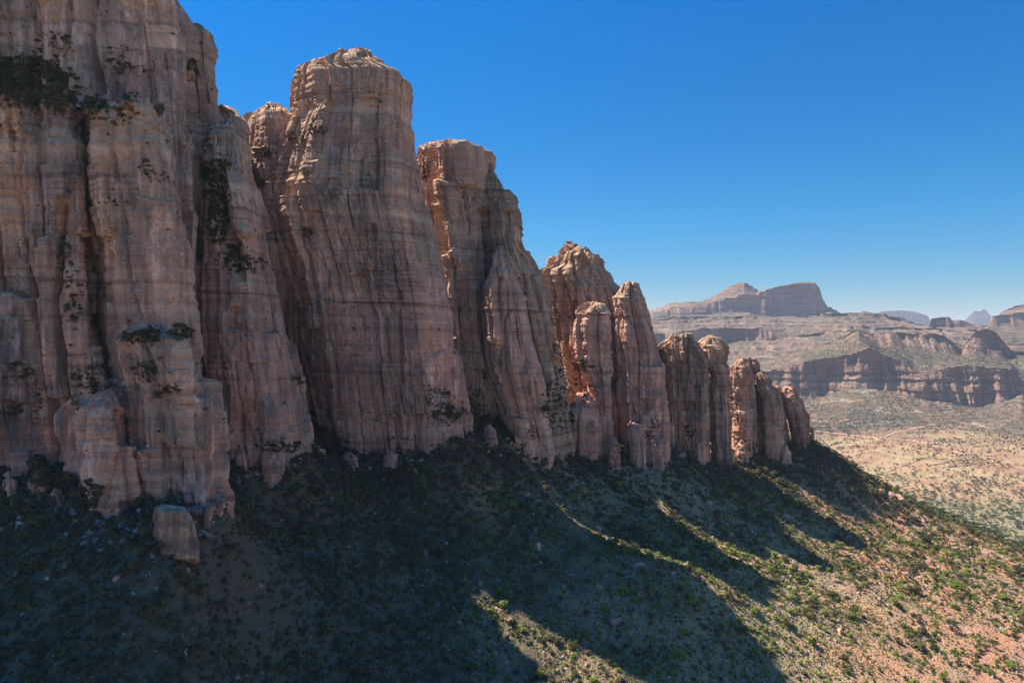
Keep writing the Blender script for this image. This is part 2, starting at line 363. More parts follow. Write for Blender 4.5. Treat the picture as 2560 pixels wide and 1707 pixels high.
ROCKS = []
def tower(name, label, cat, D, dep, left, right, poly='A', step=.66, seed=1, crag=1.0, rough=1.0, cracks=(), base_drop=14, group=None, strata=1.0, mat=None, lean=0.0, flute=1.0, slab=1.0):
    """left/right: [(y, x)] outlines in photograph pixels seen at distance D, from the top down"""
    left = sorted(left); right = sorted(right)
    zl = np.array([-(y - HY) / F * D for y, x in left]); xl = np.array([(x - HX) / F * D for y, x in left])
    zr = np.array([-(y - HY) / F * D for y, x in right]); xr = np.array([(x - HX) / F * D for y, x in right])
    ztop = max(zl.max(), zr.max()); zb = min(zl.min(), zr.min()) - base_drop
    H = ztop - zb
    nr = max(12, int(H / step))
    zz = ztop - np.linspace(0, 1, nr) * H
    L = np.interp(-zz, -zl, xl); R = np.interp(-zz, -zr, xr)
    pg = chaikin(POLYS[poly], 1, .09)
    # resample, denser on the camera side
    cl = np.vstack([pg, pg[:1]]); W0 = np.median(R - L)
    seg = np.diff(cl, axis=0) * np.array([W0 / 2, dep / 2]); ln = np.hypot(seg[:, 0], seg[:, 1])
    midv = (cl[:-1, 1] + cl[1:, 1]) / 2; wgt = np.where(midv > .45, .22, 1.0)
    cum = np.concatenate([[0], np.cumsum(ln * wgt)]); nc = max(20, int(cum[-1] / step))
    tt = np.linspace(0, cum[-1], nc, endpoint=False)
    U = np.interp(tt, cum, cl[:, 0]); Vv = np.interp(tt, cum, cl[:, 1])
    arc0 = np.interp(tt, cum, np.concatenate([[0], np.cumsum(ln)]))
    cx = ((L + R) / 2)[:, None]; hw = ((R - L) / 2)[:, None]
    wf = np.clip(hw / (W0 / 2), .12, 1.6) ** .6
    # silhouette: a point in front of the axis looks wider, so pull it in
    Y = D + Vv[None, :] * dep / 2 * wf + lean * (zz[:, None] - zb)
    X = (cx + U[None, :] * hw) * (1 + (Y - D) / D)
    Z = np.repeat(zz[:, None], nc, 1)
    ARC = np.repeat(arc0[None, :], nr, 0) + seed * 37.0
    # horizontal outward normals
    dX = np.roll(X, -1, 1) - np.roll(X, 1, 1); dY = np.roll(Y, -1, 1) - np.roll(Y, 1, 1)
    nn = np.hypot(dX, dY) + 1e-6; NX = dY / nn; NY = -dX / nn
    NX *= 1; NY *= 1
    cent = X.mean(1, keepdims=True), Y.mean(1, keepdims=True)
    sgn = np.sign(((X - cent[0]) * NX + (Y - cent[1]) * NY).mean()); NX *= sgn; NY *= sgn
    # relief
    w1 = fbm(X / 22, Y / 22, Z / 45, 3, 11); w2 = fbm(X / 9, Y / 9, Z / 14, 3, 12)
    lim = np.clip(hw / 9.0, .25, 1.0)
    d = .5 * fbm(X / 20, Y / 20, Z / 60, 3, 31) * lim
    def brick(w, h, jit, sd, wz=.12):
        aa = ARC / w + .9 * vn3(ARC / (w * 2.7), ARC * 0, Z / 160, sd) + jit * w2
        ci = np.floor(aa); fa = aa - ci
        zr_ = (Z + .6 * w1) / h + _h(ci, ci * 0, ci * 0, sd + 1) * .7 + wz * w1
        zr_ = zr_ + .6 * vn3(Z / (h * 1.7), ci * 3.7, ARC * 0, sd + 2)
        ri = np.floor(zr_); fz = zr_ - ri
        val = _h(ci, ri, ci * 0, sd + 3) * 2 - 1; tilt = (_h(ci, ri, ci * 0, sd + 4) - .5) * (fa - .5) * 3.6 + (_h(ci, ri, ci * 0, sd + 6) - .4) * (fz - .5) * 1.8
        joint = np.exp(-(np.minimum(fa, 1 - fa) * w / .38) ** 2) * (_h(ci + (fa > .5), ri, ci * 0, sd + 5) > .35)
        bedj = np.exp(-(np.minimum(fz, 1 - fz) * h / .35) ** 2)
        return val + tilt, joint, bedj
    msk = sstep(-.15, .25, fbm(X / 14 + 3, Y / 14, Z / 12, 3, seed + 90))
    v, jv, jb = brick(13.0, 46.0, .05, seed + 40)
    d = d + slab * lim * (2.1 * v - 1.7 * jv - .5 * jb)
    v, jv, jb = brick(5.2, 15.0, .06, seed + 50)
    d = d + slab * (.25 + .75 * lim) * (.75 * v - .8 * jv * (.3 + .7 * msk) - .35 * jb)
    v, jv, jb = brick(2.1, 3.4, .08, seed + 60, .2)
    d = d + rough * (.10 + .42 * msk) * (v * .8 - .5 * jv - .4 * jb)
    fl = fbm(ARC / 3.0 + w1 * .3, Z / 90, ARC * 0, 4, seed + 70)
    d = d + .55 + flute * lim * .10 * (fl - 1.2 * np.maximum(0, -fl - .28) * 3)
    zs = Z + .035 * X + .5 * w1
    capw = .45 + .75 * sstep(.80, .97, (Z - zb) / H) + .35 * sstep(.45, .75, fbm(X * 0, X * 0, zs / 26, 2, 5) * .5 + .5)
    d = d + strata * capw * (.34 * cell1(zs / 3.3, 3, .2) + .22 * cell1(zs / 1.15, 4, .3) + .42 * cell1(zs / 11.0, 6, .10) - .7 * np.exp(-((np.abs(np.mod(zs, 23.7) - 9) / .55) ** 2)))
    d = d + rough * .30 * fbm(X / 2.4, Y / 2.4, Z / 2.4, 4, 91)
    # crag notches near the top
    tn = (ztop - Z) / max(4.0, min(10.0, H * .14))
    crag = crag * 1.35
    topf = np.clip(1 - tn, 0, 1)
    vb, _ = cell2(ARC / 3.1, Z / 4.2, seed + 95)
    d = d - crag * topf * (.6 + .9 * vb + .6 * fbm(X / 5, Y / 5, Z / 5, 3, 14))
    pxs = X / Y * F + HX; pys = HY - Z / Y * F
    for (pts, wpx, dm) in cracks:
        ys = np.array([q[0] for q in pts], float); xs = np.array([q[1] for q in pts], float)
        cxp = np.interp(pys, ys, xs) + 2.2 * w2 * 2
        inside = sstep(ys[0] - 8, ys[0] + 12, pys) * (1 - sstep(ys[-1] - 12, ys[-1] + 8, pys))
        front = (Vv[None, :] < .5)
        ww = wpx * (.7 + .6 * (vn3(Z / 7, Z * 0, Z * 0, int(xs[0])) * .5 + .5))
        d = d - front * inside * dm * np.exp(-((pxs - cxp) / ww) ** 2)
    d = np.where(Vv[None, :] > .6, d * .5, d)
    X2 = X + NX * d; Y2 = Y + NY * d
    bl, _ = cell2(X / 3.2 + 7, Y / 5 + 3, seed + 80)
    bl2, _ = cell2(X / 8 + 7, Y / 9 + 3, seed + 81)
    Z2 = Z + topf * crag * (1.4 * bl + 1.7 * bl2 + .2) * np.clip(hw / 6, .3, 1)
    Z2 = Z2 + .25 * fbm(X / 3, Y / 3, Z / 3, 2, 17)
    rows = [np.stack([X2, Y2, Z2], -1)]
    # cap
    top = rows[0][0]; c0 = top.mean(0)
    ncap = max(3, int(min(10, hw[0, 0] / 1.2)))
    caps = []
    for i in range(1, ncap + 1):
        f = 1 - i / ncap
        r = c0 + (top - c0) * max(f, .02)
        r = r.copy(); bx, _ = cell2(r[:, 0] / 3.2 + 7, r[:, 1] / 5 + 3, seed + 80)
        r[:, 2] = c0[2] * (1 - f) + top[:, 2] * f + .7 * bx * (1 - f) * crag + .5 * (1 - f * f)
        caps.append(r)
    allr = np.concatenate([np.stack(caps[::-1], 0), rows[0]], 0)
    o = grid_mesh(name, allr.reshape(-1, 3), allr.shape[0], nc, True, mat or M_ROCK, smooth=False)
    tag(o, label, cat, group)
    ROCKS.append(o)
    return o

G = 'sandstone towers and buttresses of the cliff line'
def tw(*a_, **k_): return tower(*a_, **k_)
# massif on the left
tw('cliff_massif', 'huge upper rock wall filling the top left above the bushy ledge', 'cliff', 292, 75,
   [(-1000, -1300), (1180, -1300)], [(-1000, 255), (-170, 330), (-60, 372), (0, 392), (12, 408), (40, 426), (62, 441), (84, 455), (200, 474), (330, 486), (600, 500), (1180, 520)], 'W', step=.9, seed=3, crag=.6, slab=1.3,
   cracks=[([(-50, 235), (90, 225), (230, 245)], 7, 3.5), ([(-50, 20), (130, 15)], 6, 2.5), ([(-50, 168), (60, 172), (140, 150)], 8, 4), ([(60, 355), (170, 372), (300, 398)], 5, 2)], group=G)
tw('rock_buttress', 'square shouldered pillar on the right edge of the tallest cliff', 'cliff', 300, 34,
   [(80, 462), (130, 455), (1150, 440)], [(78, 478), (81, 500), (98, 523), (106, 528), (205, 535), (212, 541), (240, 543), (316, 550), (420, 560), (1150, 600)], 'A', seed=5, crag=.5, group=G)
tw('rock_spire_ridge', 'jagged low crag in the notch left of the big round tower', 'crag', 370, 62,
   [(280, 678), (290, 640), (305, 612), (320, 600), (420, 590), (620, 600), (1100, 600)], [(280, 688), (292, 700), (303, 728), (330, 745), (1100, 800)], 'B', seed=6, crag=1.2, rough=1.4, group=G)
tw('rock_shoulder', 'added sun blocking mass of rock hidden behind the long sloping buttress', 'crag', 345, 112,  # hidden rock added behind the buttress to block sun and narrow the lit wedge
   [(316, 480), (1100, 450)], [(316, 572), (340, 592), (420, 604), (560, 618), (700, 640), (1100, 680)], 'W', step=1.1, seed=9, crag=.4, group=G)
tw('rock_buttress', 'long sloping buttress between the bushy gully and the round tower', 'cliff', 288, 42,
   [(306, 560), (330, 535), (420, 520), (600, 512), (820, 500), (1150, 515)], [(306, 572), (322, 592), (345, 602), (450, 626), (530, 656), (640, 680), (720, 702), (850, 732), (950, 758), (1040, 775), (1140, 792)], 'R', seed=8, crag=1.0,
   cracks=[([(420, 535), (560, 562), (700, 600)], 14, 4), ([(640, 700), (820, 720), (1000, 742)], 5, 2), ([(1000, 610), (1140, 612)], 4, 2)], group=G)
tw('cliff_wall', 'wall of narrow pillars on the far left below the bushy ledge', 'cliff', 238, 40,
   [(283, -300), (1230, -330)], [(283, 180), (420, 190), (620, 205), (900, 232), (1230, 262)], 'W', seed=12, crag=.5, slab=1.3,
   cracks=[([(600, 60), (662, 69), (740, 84), (838, 106), (1009, 114), (1131, 128), (1220, 130)], 5, 5), ([(430, 100), (600, 108), (740, 114), (838, 108)], 4, 3), ([(500, 163), (640, 160), (764, 145), (900, 165), (1000, 172)], 9, 7), ([(300, 60), (480, 45), (600, 55)], 4, 2)], group=G)
tw('rock_buttress', 'broad layered buttress with two long cracks in its face', 'cliff', 232, 40,
   [(272, 232), (286, 205), (300, 196), (440, 193), (540, 200), (640, 230), (830, 245), (1250, 275)], [(272, 262), (292, 340), (300, 408), (330, 425), (420, 438), (560, 455), (700, 470), (830, 485), (1000, 505), (1250, 545)], 'L', seed=14, crag=.8, slab=.7, flute=.6,
   cracks=[([(300, 258), (420, 264), (560, 270), (700, 274), (900, 268)], 3, 1.6), ([(340, 272), (480, 292), (590, 308), (700, 325), (800, 350)], 3, 1.8)], group=G)
tw('rock_buttress', 'stepped lower buttress with a bushy flat top in front of the layered one', 'cliff', 217, 26,
   [(824, 327), (832, 300), (846, 299), (927, 317), (1070, 326), (1200, 343), (1285, 352)], [(824, 400), (834, 420), (846, 482), (878, 494), (940, 510), (1025, 526), (1148, 539), (1240, 550)], 'A', seed=17, crag=.7, slab=.9,
   cracks=[([(940, 412), (1060, 438), (1240, 445)], 3, 1.6), ([(850, 372), (930, 395)], 5, 2), ([(890, 340), (960, 375)], 6, 1.6)], group=G)
tw('rock_spire', 'thin broken spire in the recess beside the layered buttress', 'spire', 222, 12,
   [(874, 216), (900, 210), (980, 196), (1060, 190), (1290, 200)], [(874, 236), (920, 246), (972, 262), (1060, 272), (1290, 280)], 'B', step=.5, seed=19, crag=1.4, rough=1.6, group=G)
tw('rock_buttress', 'lowest left buttress with square foot, left of the deep black crack', 'cliff', 214, 24,
   [(984, 236), (995, 200), (1009, 172), (1030, 164), (1172, 171), (1308, 182)], [(984, 290), (993, 302), (1009, 311), (1091, 321), (1197, 343), (1280, 350)], 'A', step=.6, seed=21, crag=.8,
   cracks=[([(1040, 292), (1130, 296), (1200, 284), (1280, 268)], 2.5, 1.6)], group=G)
def fallen_block():
    import bmesh
    bm = bmesh.new(); out = [(384, 1275), (392, 1266), (412, 1262), (461, 1268), (474, 1288), (486, 1314), (496, 1352), (500, 1405), (388, 1405), (384, 1340)]
    cxp, cyp = 438, 1322
    for (a_, b_) in out:
        for D_, sc_ in ((187.0, .80), (189.5, 1.0), (199.0, .95), (201.0, .8)):
            bm.verts.new(P(cxp + (a_ - cxp) * sc_, cyp + (b_ - cyp) * sc_, D_))
    for q_ in ((400, 1278), (458, 1282), (482, 1395), (404, 1395)): bm.verts.new(P(q_[0], q_[1], 186.2))
    bmesh.ops.convex_hull(bm, input=bm.verts)
    bmesh.ops.triangulate(bm, faces=bm.faces)
    bmesh.ops.subdivide_edges(bm, edges=bm.edges, cuts=9, use_grid_fill=True)
    bm.normal_update()
    co = np.array([v.co[:] for v in bm.verts]); no = np.array([v.normal[:] for v in bm.verts])
    w_ = fbm(co[:, 0] / 3, co[:, 1] / 3, co[:, 2] / 3, 3, 5)
    bq, bb = cell2(co[:, 0] / 3.1 + w_ * .3, co[:, 2] / 2.0 + co[:, 1] / 5, 4)
    dd = .35 * w_ + .28 * bq - .4 * np.exp(-(bb / .06) ** 2) + .12 * fbm(co[:, 0] * 1.3, co[:, 1] * 1.3, co[:, 2] * 1.3, 3, 9)
    for v, p_, n_v, d_ in zip(bm.verts, co, no, dd): v.co = p_ + n_v * d_
    me = bpy.data.meshes.new('fallen_block'); bm.to_mesh(me); bm.free(); me.materials.append(M_ROCK_GREY)
    o = bpy.data.objects.new('fallen_block', me); C.objects.link(o)
    tag(o, 'house sized angular fallen block with grey patches below the lower left buttress', 'boulder', 'boulders on the talus slope')
fallen_block()
# the round tower
tw('rock_tower', 'tallest free standing round tower with flat summit, middle of the cliff line', 'rock tower', 352, 56,
   [(149, 845), (154, 828), (164, 785), (176, 750), (198, 738), (296, 734), (315, 722), (337, 710), (378, 693), (427, 680), (480, 658), (512, 656), (533, 662), (700, 702), (900, 742), (1115, 792)],
   [(149, 885), (155, 935), (168, 960), (176, 968), (195, 990), (210, 1024), (222, 1030), (328, 1033), (337, 1041), (386, 1043), (467, 1059), (541, 1071), (622, 1092), (701, 1110), (803, 1131), (893, 1136), (1024, 1144), (1150, 1146)],
   'T', step=.62, seed=23, crag=.7, slab=.9, rough=.9,
   cracks=[([(560, 935), (620, 940), (700, 935)], 5, 2.0), ([(725, 996), (800, 998), (960, 1004)], 5, 2.6), ([(790, 962), (860, 966), (900, 970)], 4, 2.0), ([(240, 1000), (330, 1010), (390, 1020)], 4, 2), ([(370, 945), (470, 935), (560, 948)], 6, 1.8), ([(900, 842), (1140, 860)], 3, 2)], group=G)
tw('rock_flake', 'narrow flake leaning on the right foot of the round tower', 'flake', 356, 12,
   [(880, 1136), (1040, 1128)], [(882, 1140), (905, 1151), (1007, 1171), (1045, 1182)], 'A', step=.6, seed=24, crag=.5, rough=.8, group=G)
# second cliff
tw('rock_wall', 'dark recessed wall just right of the round tower', 'cliff', 400, 28,
   [(372, 1044), (600, 1050), (1060, 1090)], [(374, 1058), (380, 1084), (400, 1110), (1060, 1190)], 'A', seed=27, crag=1.2, group=G)
tw('rock_tower', 'second tower with level top and small bush, shaded flank at its foot', 'rock tower', 394, 34,
   [(357, 1106), (361, 1085), (440, 1090), (560, 1102), (800, 1118), (1060, 1150)], [(357, 1143), (365, 1184), (377, 1216), (393, 1224), (420, 1227), (560, 1236), (800, 1246), (1060, 1262)], 'R', step=.66, seed=28, crag=.5, slab=1.1,
   cracks=[([(470, 1112), (640, 1120), (760, 1122)], 4, 2), ([(400, 1106), (440, 1106)], 3, 1)], group=G)
tw('rock_shoulder', 'stepped shoulder with a small square block on its skyline', 'crag', 390, 26,
   [(418, 1214), (600, 1212), (1100, 1230)], [(418, 1227), (438, 1241), (459, 1253), (478, 1258), (481, 1277), (512, 1290), (549, 1301), (569, 1306), (593, 1301), (630, 1314), (655, 1327), (691, 1345), (784, 1371), (874, 1386), (947, 1412), (1110, 1440)], 'A', seed=31, crag=.9,
   cracks=[([(600, 1308), (760, 1312), (900, 1340)], 6, 3)], mat=M_ROCK_GREY, group=G)
tw('rock_buttress', 'pink buttress with a curving black crack below the stepped shoulder', 'cliff', 375, 26,
   [(620, 1246), (660, 1236), (720, 1217), (761, 1211), (932, 1223), (1029, 1258), (1120, 1272)], [(620, 1256), (700, 1298), (743, 1310), (845, 1324), (947, 1356), (1029, 1364), (1140, 1392)], 'B', step=.62, seed=33, crag=1.2,
   cracks=[([(770, 1278), (810, 1258), (880, 1248), (960, 1240)], 3, 2.2), ([(760, 1330), (900, 1352)], 4, 2)], group=G)
# peaks cluster
tw('rock_peak', 'double headed crag with a small square knob on top', 'rock peak', 440, 40,
   [(619, 1410), (637, 1406), (643, 1386), (668, 1374), (676, 1350), (690, 1345), (760, 1360), (900, 1380), (1100, 1400)], [(619, 1428), (631, 1434), (622, 1462), (631, 1486), (670, 1502), (702, 1522), (723, 1547), (760, 1560), (1100, 1600)], 'B', seed=36, crag=1.6, rough=1.4, slab=1.4,
   cracks=[([(640, 1434), (720, 1438), (800, 1420)], 7, 4), ([(700, 1400), (900, 1420)], 7, 4)], mat=M_ROCK_GREY, group=G)
tw('rock_flake', 'sharp ridge slab behind the rounded sunlit pinnacle', 'flake', 424, 16,
   [(712, 1496), (760, 1488), (1100, 1490)], [(712, 1500), (760, 1520), (830, 1545), (1100, 1560)], 'V', seed=37, crag=1.2, mat=M_ROCK_GREY, group=G)
tw('rock_pinnacle', 'round headed pinnacle with its left side in the sun', 'pinnacle', 404, 14,
   [(753, 1482), (768, 1461), (784, 1454), (809, 1446), (866, 1443), (907, 1450), (960, 1468), (1130, 1480)], [(753, 1492), (762, 1510), (784, 1518), (947, 1520), (1040, 1526), (1130, 1535)], 'L', step=.55, seed=39, crag=.9, rough=1.4, group=G)
tw('rock_outcrop', 'broken rocks and gully below the round headed pinnacle', 'outcrop', 398, 18,
   [(1000, 1440), (1030, 1412), (1100, 1404), (1150, 1400)], [(985, 1470), (1020, 1490), (1090, 1498), (1145, 1500)], 'B', step=.55, seed=40, crag=1.6, rough=1.5, group=G)
tw('rock_outcrop', 'small blocky outcrop left of the bushy gully foot', 'outcrop', 384, 12,
   [(1040, 1362), (1060, 1356), (1145, 1358)], [(1036, 1372), (1050, 1390), (1145, 1394)], 'A', step=.5, seed=41, crag=1.4, rough=1.5, group=G)
tw('rock_pinnacle', 'tallest thin pinnacle with flat tip leaning above the others', 'pinnacle', 411, 20,
   [(711, 1560), (727, 1548), (743, 1542), (800, 1540), (845, 1539), (927, 1547), (988, 1545), (1070, 1556), (1150, 1562)], [(709, 1592), (720, 1597), (760, 1608), (817, 1629), (853, 1643), (907, 1649), (988, 1656), (1150, 1662)], 'L', step=.5, seed=43, crag=.6, rough=1.1,
   cracks=[([(930, 1560), (1080, 1566)], 5, 2)], group=G)
tw('rock_outcrop', 'square low block at the foot of the tallest pinnacle', 'outcrop', 402, 12,
   [(1088, 1628), (1098, 1618), (1160, 1622)], [(1088, 1648), (1100, 1656), (1160, 1662)], 'A', step=.45, seed=44, crag=.7, group=G)
tw('rock_outcrop', 'low rubbly block left of the tallest pinnacle foot', 'outcrop', 400, 12,
   [(1060, 1572), (1090, 1566), (1150, 1570)], [(1060, 1600), (1100, 1612), (1150, 1616)], 'B', step=.5, seed=45, crag=1.4, rough=1.5, group=G)
tw('rock_buttress', 'slender pillar on the right foot of the tallest pinnacle', 'pillar', 408, 14,
   [(975, 1656), (1010, 1640), (1060, 1636), (1160, 1636)], [(975, 1660), (1010, 1668), (1160, 1676)], 'A', step=.5, seed=46, crag=.8, group=G)
# the four right hand crags
tw('rock_crag', 'blunt crag with yellow sunlit crown right of the tallest pinnacle', 'crag', 440, 20,
   [(837, 1706), (845, 1668), (862, 1648), (960, 1652), (1150, 1660)], [(837, 1718), (849, 1739), (866, 1747), (927, 1768), (1150, 1782)], 'L', step=.55, seed=48, crag=1.0, rough=1.5,
   cracks=[([(850, 1722), (960, 1716)], 4, 2.5), ([(960, 1738), (1150, 1756)], 3, 2.5), ([(940, 1690), (1150, 1700)], 2.5, 1.2)], mat=M_ROCK_GREY, group=G)
tw('rock_crag', 'club shaped crag with bulging head', 'crag', 446, 18,
   [(841, 1764), (858, 1744), (900, 1752), (931, 1768), (1000, 1774), (1160, 1780)], [(841, 1780), (845, 1792), (866, 1812), (882, 1812), (902, 1806), (919, 1816), (968, 1824), (1070, 1829), (1160, 1831)], 'L', step=.55, seed=50, crag=.9, rough=1.2,
   cracks=[([(960, 1784), (1160, 1790)], 2.5, 1.4)], mat=M_ROCK_GREY, group=G)
tw('rock_flake', 'pointed flake between the two yellow crowned crags', 'flake', 432, 8,
   [(965, 1752), (1000, 1740), (1150, 1736)], [(965, 1758), (1000, 1772), (1150, 1780)], 'V', step=.5, seed=51, crag=.6, mat=M_ROCK_GREY, group=G)
tw('rock_pillar', 'dark pillar left of the black cleft near the end of the ridge', 'pillar', 481, 20,
   [(900, 1846), (921, 1822), (966, 1818), (1088, 1831), (1150, 1836)], [(900, 1856), (913, 1867), (966, 1877), (1047, 1886), (1150, 1888)], 'A', step=.55, seed=53, crag=1.1, rough=1.5, mat=M_ROCK_GREY, group=G)
tw('rock_pillar', 'pale topped pillar set back behind the black cleft', 'pillar', 497, 16,
   [(900, 1866), (960, 1860), (1150, 1865)], [(898, 1888), (917, 1898), (1150, 1925)], 'A', step=.6, seed=54, crag=.9, mat=M_ROCK_GREY, group=G)
tw('rock_pillar', 'leaning pillar right of the black cleft', 'pillar', 487, 20,
   [(932, 1894), (966, 1887), (1088, 1904), (1165, 1908)], [(932, 1907), (958, 1924), (998, 1941), (1039, 1951), (1129, 1954), (1165, 1945)], 'L', step=.55, seed=56, crag=1.0, rough=1.5, mat=M_ROCK_GREY, group=G)
tw('rock_pillar', 'thin pillar wedged behind the last two blocks', 'pillar', 500, 16,
   [(970, 1934), (1150, 1950)], [(969, 1948), (1000, 1956), (1150, 1974)], 'A', step=.55, seed=57, crag=1.0, mat=M_ROCK_GREY, group=G)
tw('rock_pillar', 'last thick pillar at the end of the ridge', 'pillar', 503, 22,
   [(972, 1960), (985, 1953), (1035, 1960), (1137, 1982)], [(970, 1980), (986, 1994), (1019, 2010), (1047, 2018), (1129, 2022), (1155, 2018)], 'B', step=.55, seed=59, crag=.9, rough=1.3, mat=M_ROCK_GREY, group=G)
tw('rock_stub', 'small stub of rock ending the ridge', 'rock', 524, 14,
   [(1060, 2010), (1110, 2005)], [(1060, 2022), (1066, 2031), (1088, 2035), (1110, 2034)], 'A', step=.6, seed=60, crag=.9, mat=M_ROCK_GREY, group=G)
FO = 'low outcrops at the foot of the cliffs'
for k_, (cx_, ty_, w_, D_, lb_) in enumerate([
    (96, 1178, 46, 212, 'low grey outcrop at the foot of the wall of narrow pillars'), (24, 1192, 36, 211, 'squat outcrop at the left edge against the foot of the wall'),
    (598, 1112, 30, 262, 'small squared outcrop left of the pale streak on the long sloping buttress'), (668, 1098, 34, 268, 'pale broken outcrop under the long sloping buttress'),
    (742, 1082, 30, 280, 'narrow outcrop in the corner between the long buttress and the round tower'), (872, 1128, 44, 318, 'low ledgy outcrop at the left foot of the round tower'),
    (975, 1124, 30, 322, 'small outcrop at the middle foot of the round tower'), (1225, 1062, 30, 354, 'small outcrop at the left foot of the buttress with the curving crack'),
    (1330, 1084, 36, 366, 'arched looking block at the right foot of the buttress with the curving crack'), (1535, 1098, 26, 392, 'thin outcrop left of the tallest pinnacle foot'),
    (1700, 1122, 34, 424, 'low outcrop at the foot of the blunt crag'), (1752, 1110, 24, 428, 'small wedge of rock between the blunt and the club shaped crag'),
    (1855, 1104, 30, 462, 'pale rock mound at the mouth of the black cleft'), (1965, 1118, 28, 478, 'small outcrop at the foot of the last pillars')]):
    tw('rock_outcrop', lb_, 'outcrop', D_, max(4.0, w_ / F * D_ * .9), [(ty_, cx_ - w_ * .22), (ty_ + 10, cx_ - w_ * .42), (ty_ + 50, cx_ - w_ * .55)], [(ty_, cx_ + w_ * .12), (ty_ + 14, cx_ + w_ * .45), (ty_ + 50, cx_ + w_ * .58)],
       ['A', 'B', 'L'][k_ % 3], step=.42, seed=120 + k_, crag=.8, rough=1.5, slab=.6, base_drop=5, group=FO)
print("towers", round(time.time() - T0, 1), sum(len(o.data.polygons) for o in ROCKS))

# ------------------------------------------------------------------ far country
def far_material(name, tint=(1, 1, 1), veg=.5, fields=False):
    k = NT(name)
    p = k.pos()
    k.g
    sn = k.n('ShaderNodeSeparateXYZ'); k.l(k.g.outputs['True Normal'], sn.inputs[0])
    n1 = k.noise(k.map((.004, .004, .012)), 1, 6, .62)
    soil = k.ramp(n1, [(.36, (.13, .095, .066)), (.48, (.19, .125, .085)), (.60, (.29, .155, .10)), (.72, (.30, .22, .145))])
    bed = k.noise(k.map((.0012, .0012, .045)), 1, 7, .7)
    cl = k.ramp(n1, [(.35, (.31, .175, .125)), (.55, (.40, .225, .15)), (.75, (.36, .26, .18))])
    cl = k.mix(k.ramp(bed, [(.40, 0.0), (.47, .6), (.53, 0.0)]), cl, (.14, .085, .08))
    cl = k.mix(k.ramp(bed, [(.54, 0.0), (.62, .6), (.68, 0.0)]), cl, (.42, .30, .22))
    st = k.noise(k.map((.03, .03, .002)), 1, 5, .65)
    cl = k.mix(k.ramp(st, [(.50, 0.0), (.64, .7)]), cl, (.13, .09, .08))
    pale = k.ramp(k.noise(k.map((.006, .006, .05), loc=(8, 3, 2)), 1, 6, .7), [(.54, 0.0), (.64, .7)])
    soil = k.mix(pale, soil, (.42, .35, .24))
    vg = k.noise(k.map((.035, .035, .05)), 1, 7, .75)
    soil = k.mix(k.ramp(vg, [(.41, 0.0), (.53, veg)]), soil, (.080, .078, .045))
    if fields:
        sp = k.n('ShaderNodeSeparateXYZ'); k.l(p, sp.inputs[0])
        low = k.ramp(k.math('ADD', k.math('MULTIPLY', k.math('ADD', sp.outputs[2], 352.0), 1 / 60.0), k.math('MULTIPLY', k.math('SUBTRACT', k.noise(k.map((.004, .004, .004)), 1, 4), .5), .8)), [(.45, 1.0), (.75, 0.0)])
        fv = k.n('ShaderNodeTexVoronoi'); fv.inputs['Scale'].default_value = 1.0; k.l(k.map((.011, .018, .001)), fv.inputs[0])
        fc = k.ramp(fv.outputs['Color'], [(.15, (.33, .15, .09)), (.45, (.38, .21, .12)), (.75, (.40, .27, .14)), (.95, (.28, .20, .11))])
        fc = k.mix(.55, fc, k.ramp(k.noise(k.map((.006, .012, .01)), 1, 6, .65), [(.35, (.36, .19, .11)), (.55, (.43, .31, .16)), (.7, (.27, .25, .11))]))
        soil = k.mix(low, soil, fc)
        gn = k.math('ADD', k.math('MULTIPLY', k.math('SUBTRACT', 1560.0, sp.outputs[1]), 1 / 420.0), k.math('MULTIPLY', k.noise(k.map((.008, .014, .01), loc=(3, 3, 3)), 1, 6, .65), 1.5))
        soil = k.mix(k.ramp(gn, [(.62, 0.0), (1.0, .6)]), soil, (.20, .21, .10))
    slope = k.ramp(k.math('ADD', sn.outputs[2], k.math('MULTIPLY', k.math('SUBTRACT', k.noise(k.map((.02, .02, .02)), 1, 5), .5), .35)), [(.60, 1.0), (.74, 0.0)])
    base = k.mix(slope, soil, cl)
    base = k.mix(1.0, base, tint, 'MULTIPLY')
    k.l(base, k.b.inputs['Base Color'])
    k.bump(k.math('ADD', k.noise(k.map((.06, .06, .12)), 1, 8, .75), k.math('MULTIPLY', bed, .6)), 9.0, .9)
    return k.m
M_FAR = far_material('far_hills', fields=False)
M_VALLEY = far_material('valley_ground', fields=True, veg=.75)

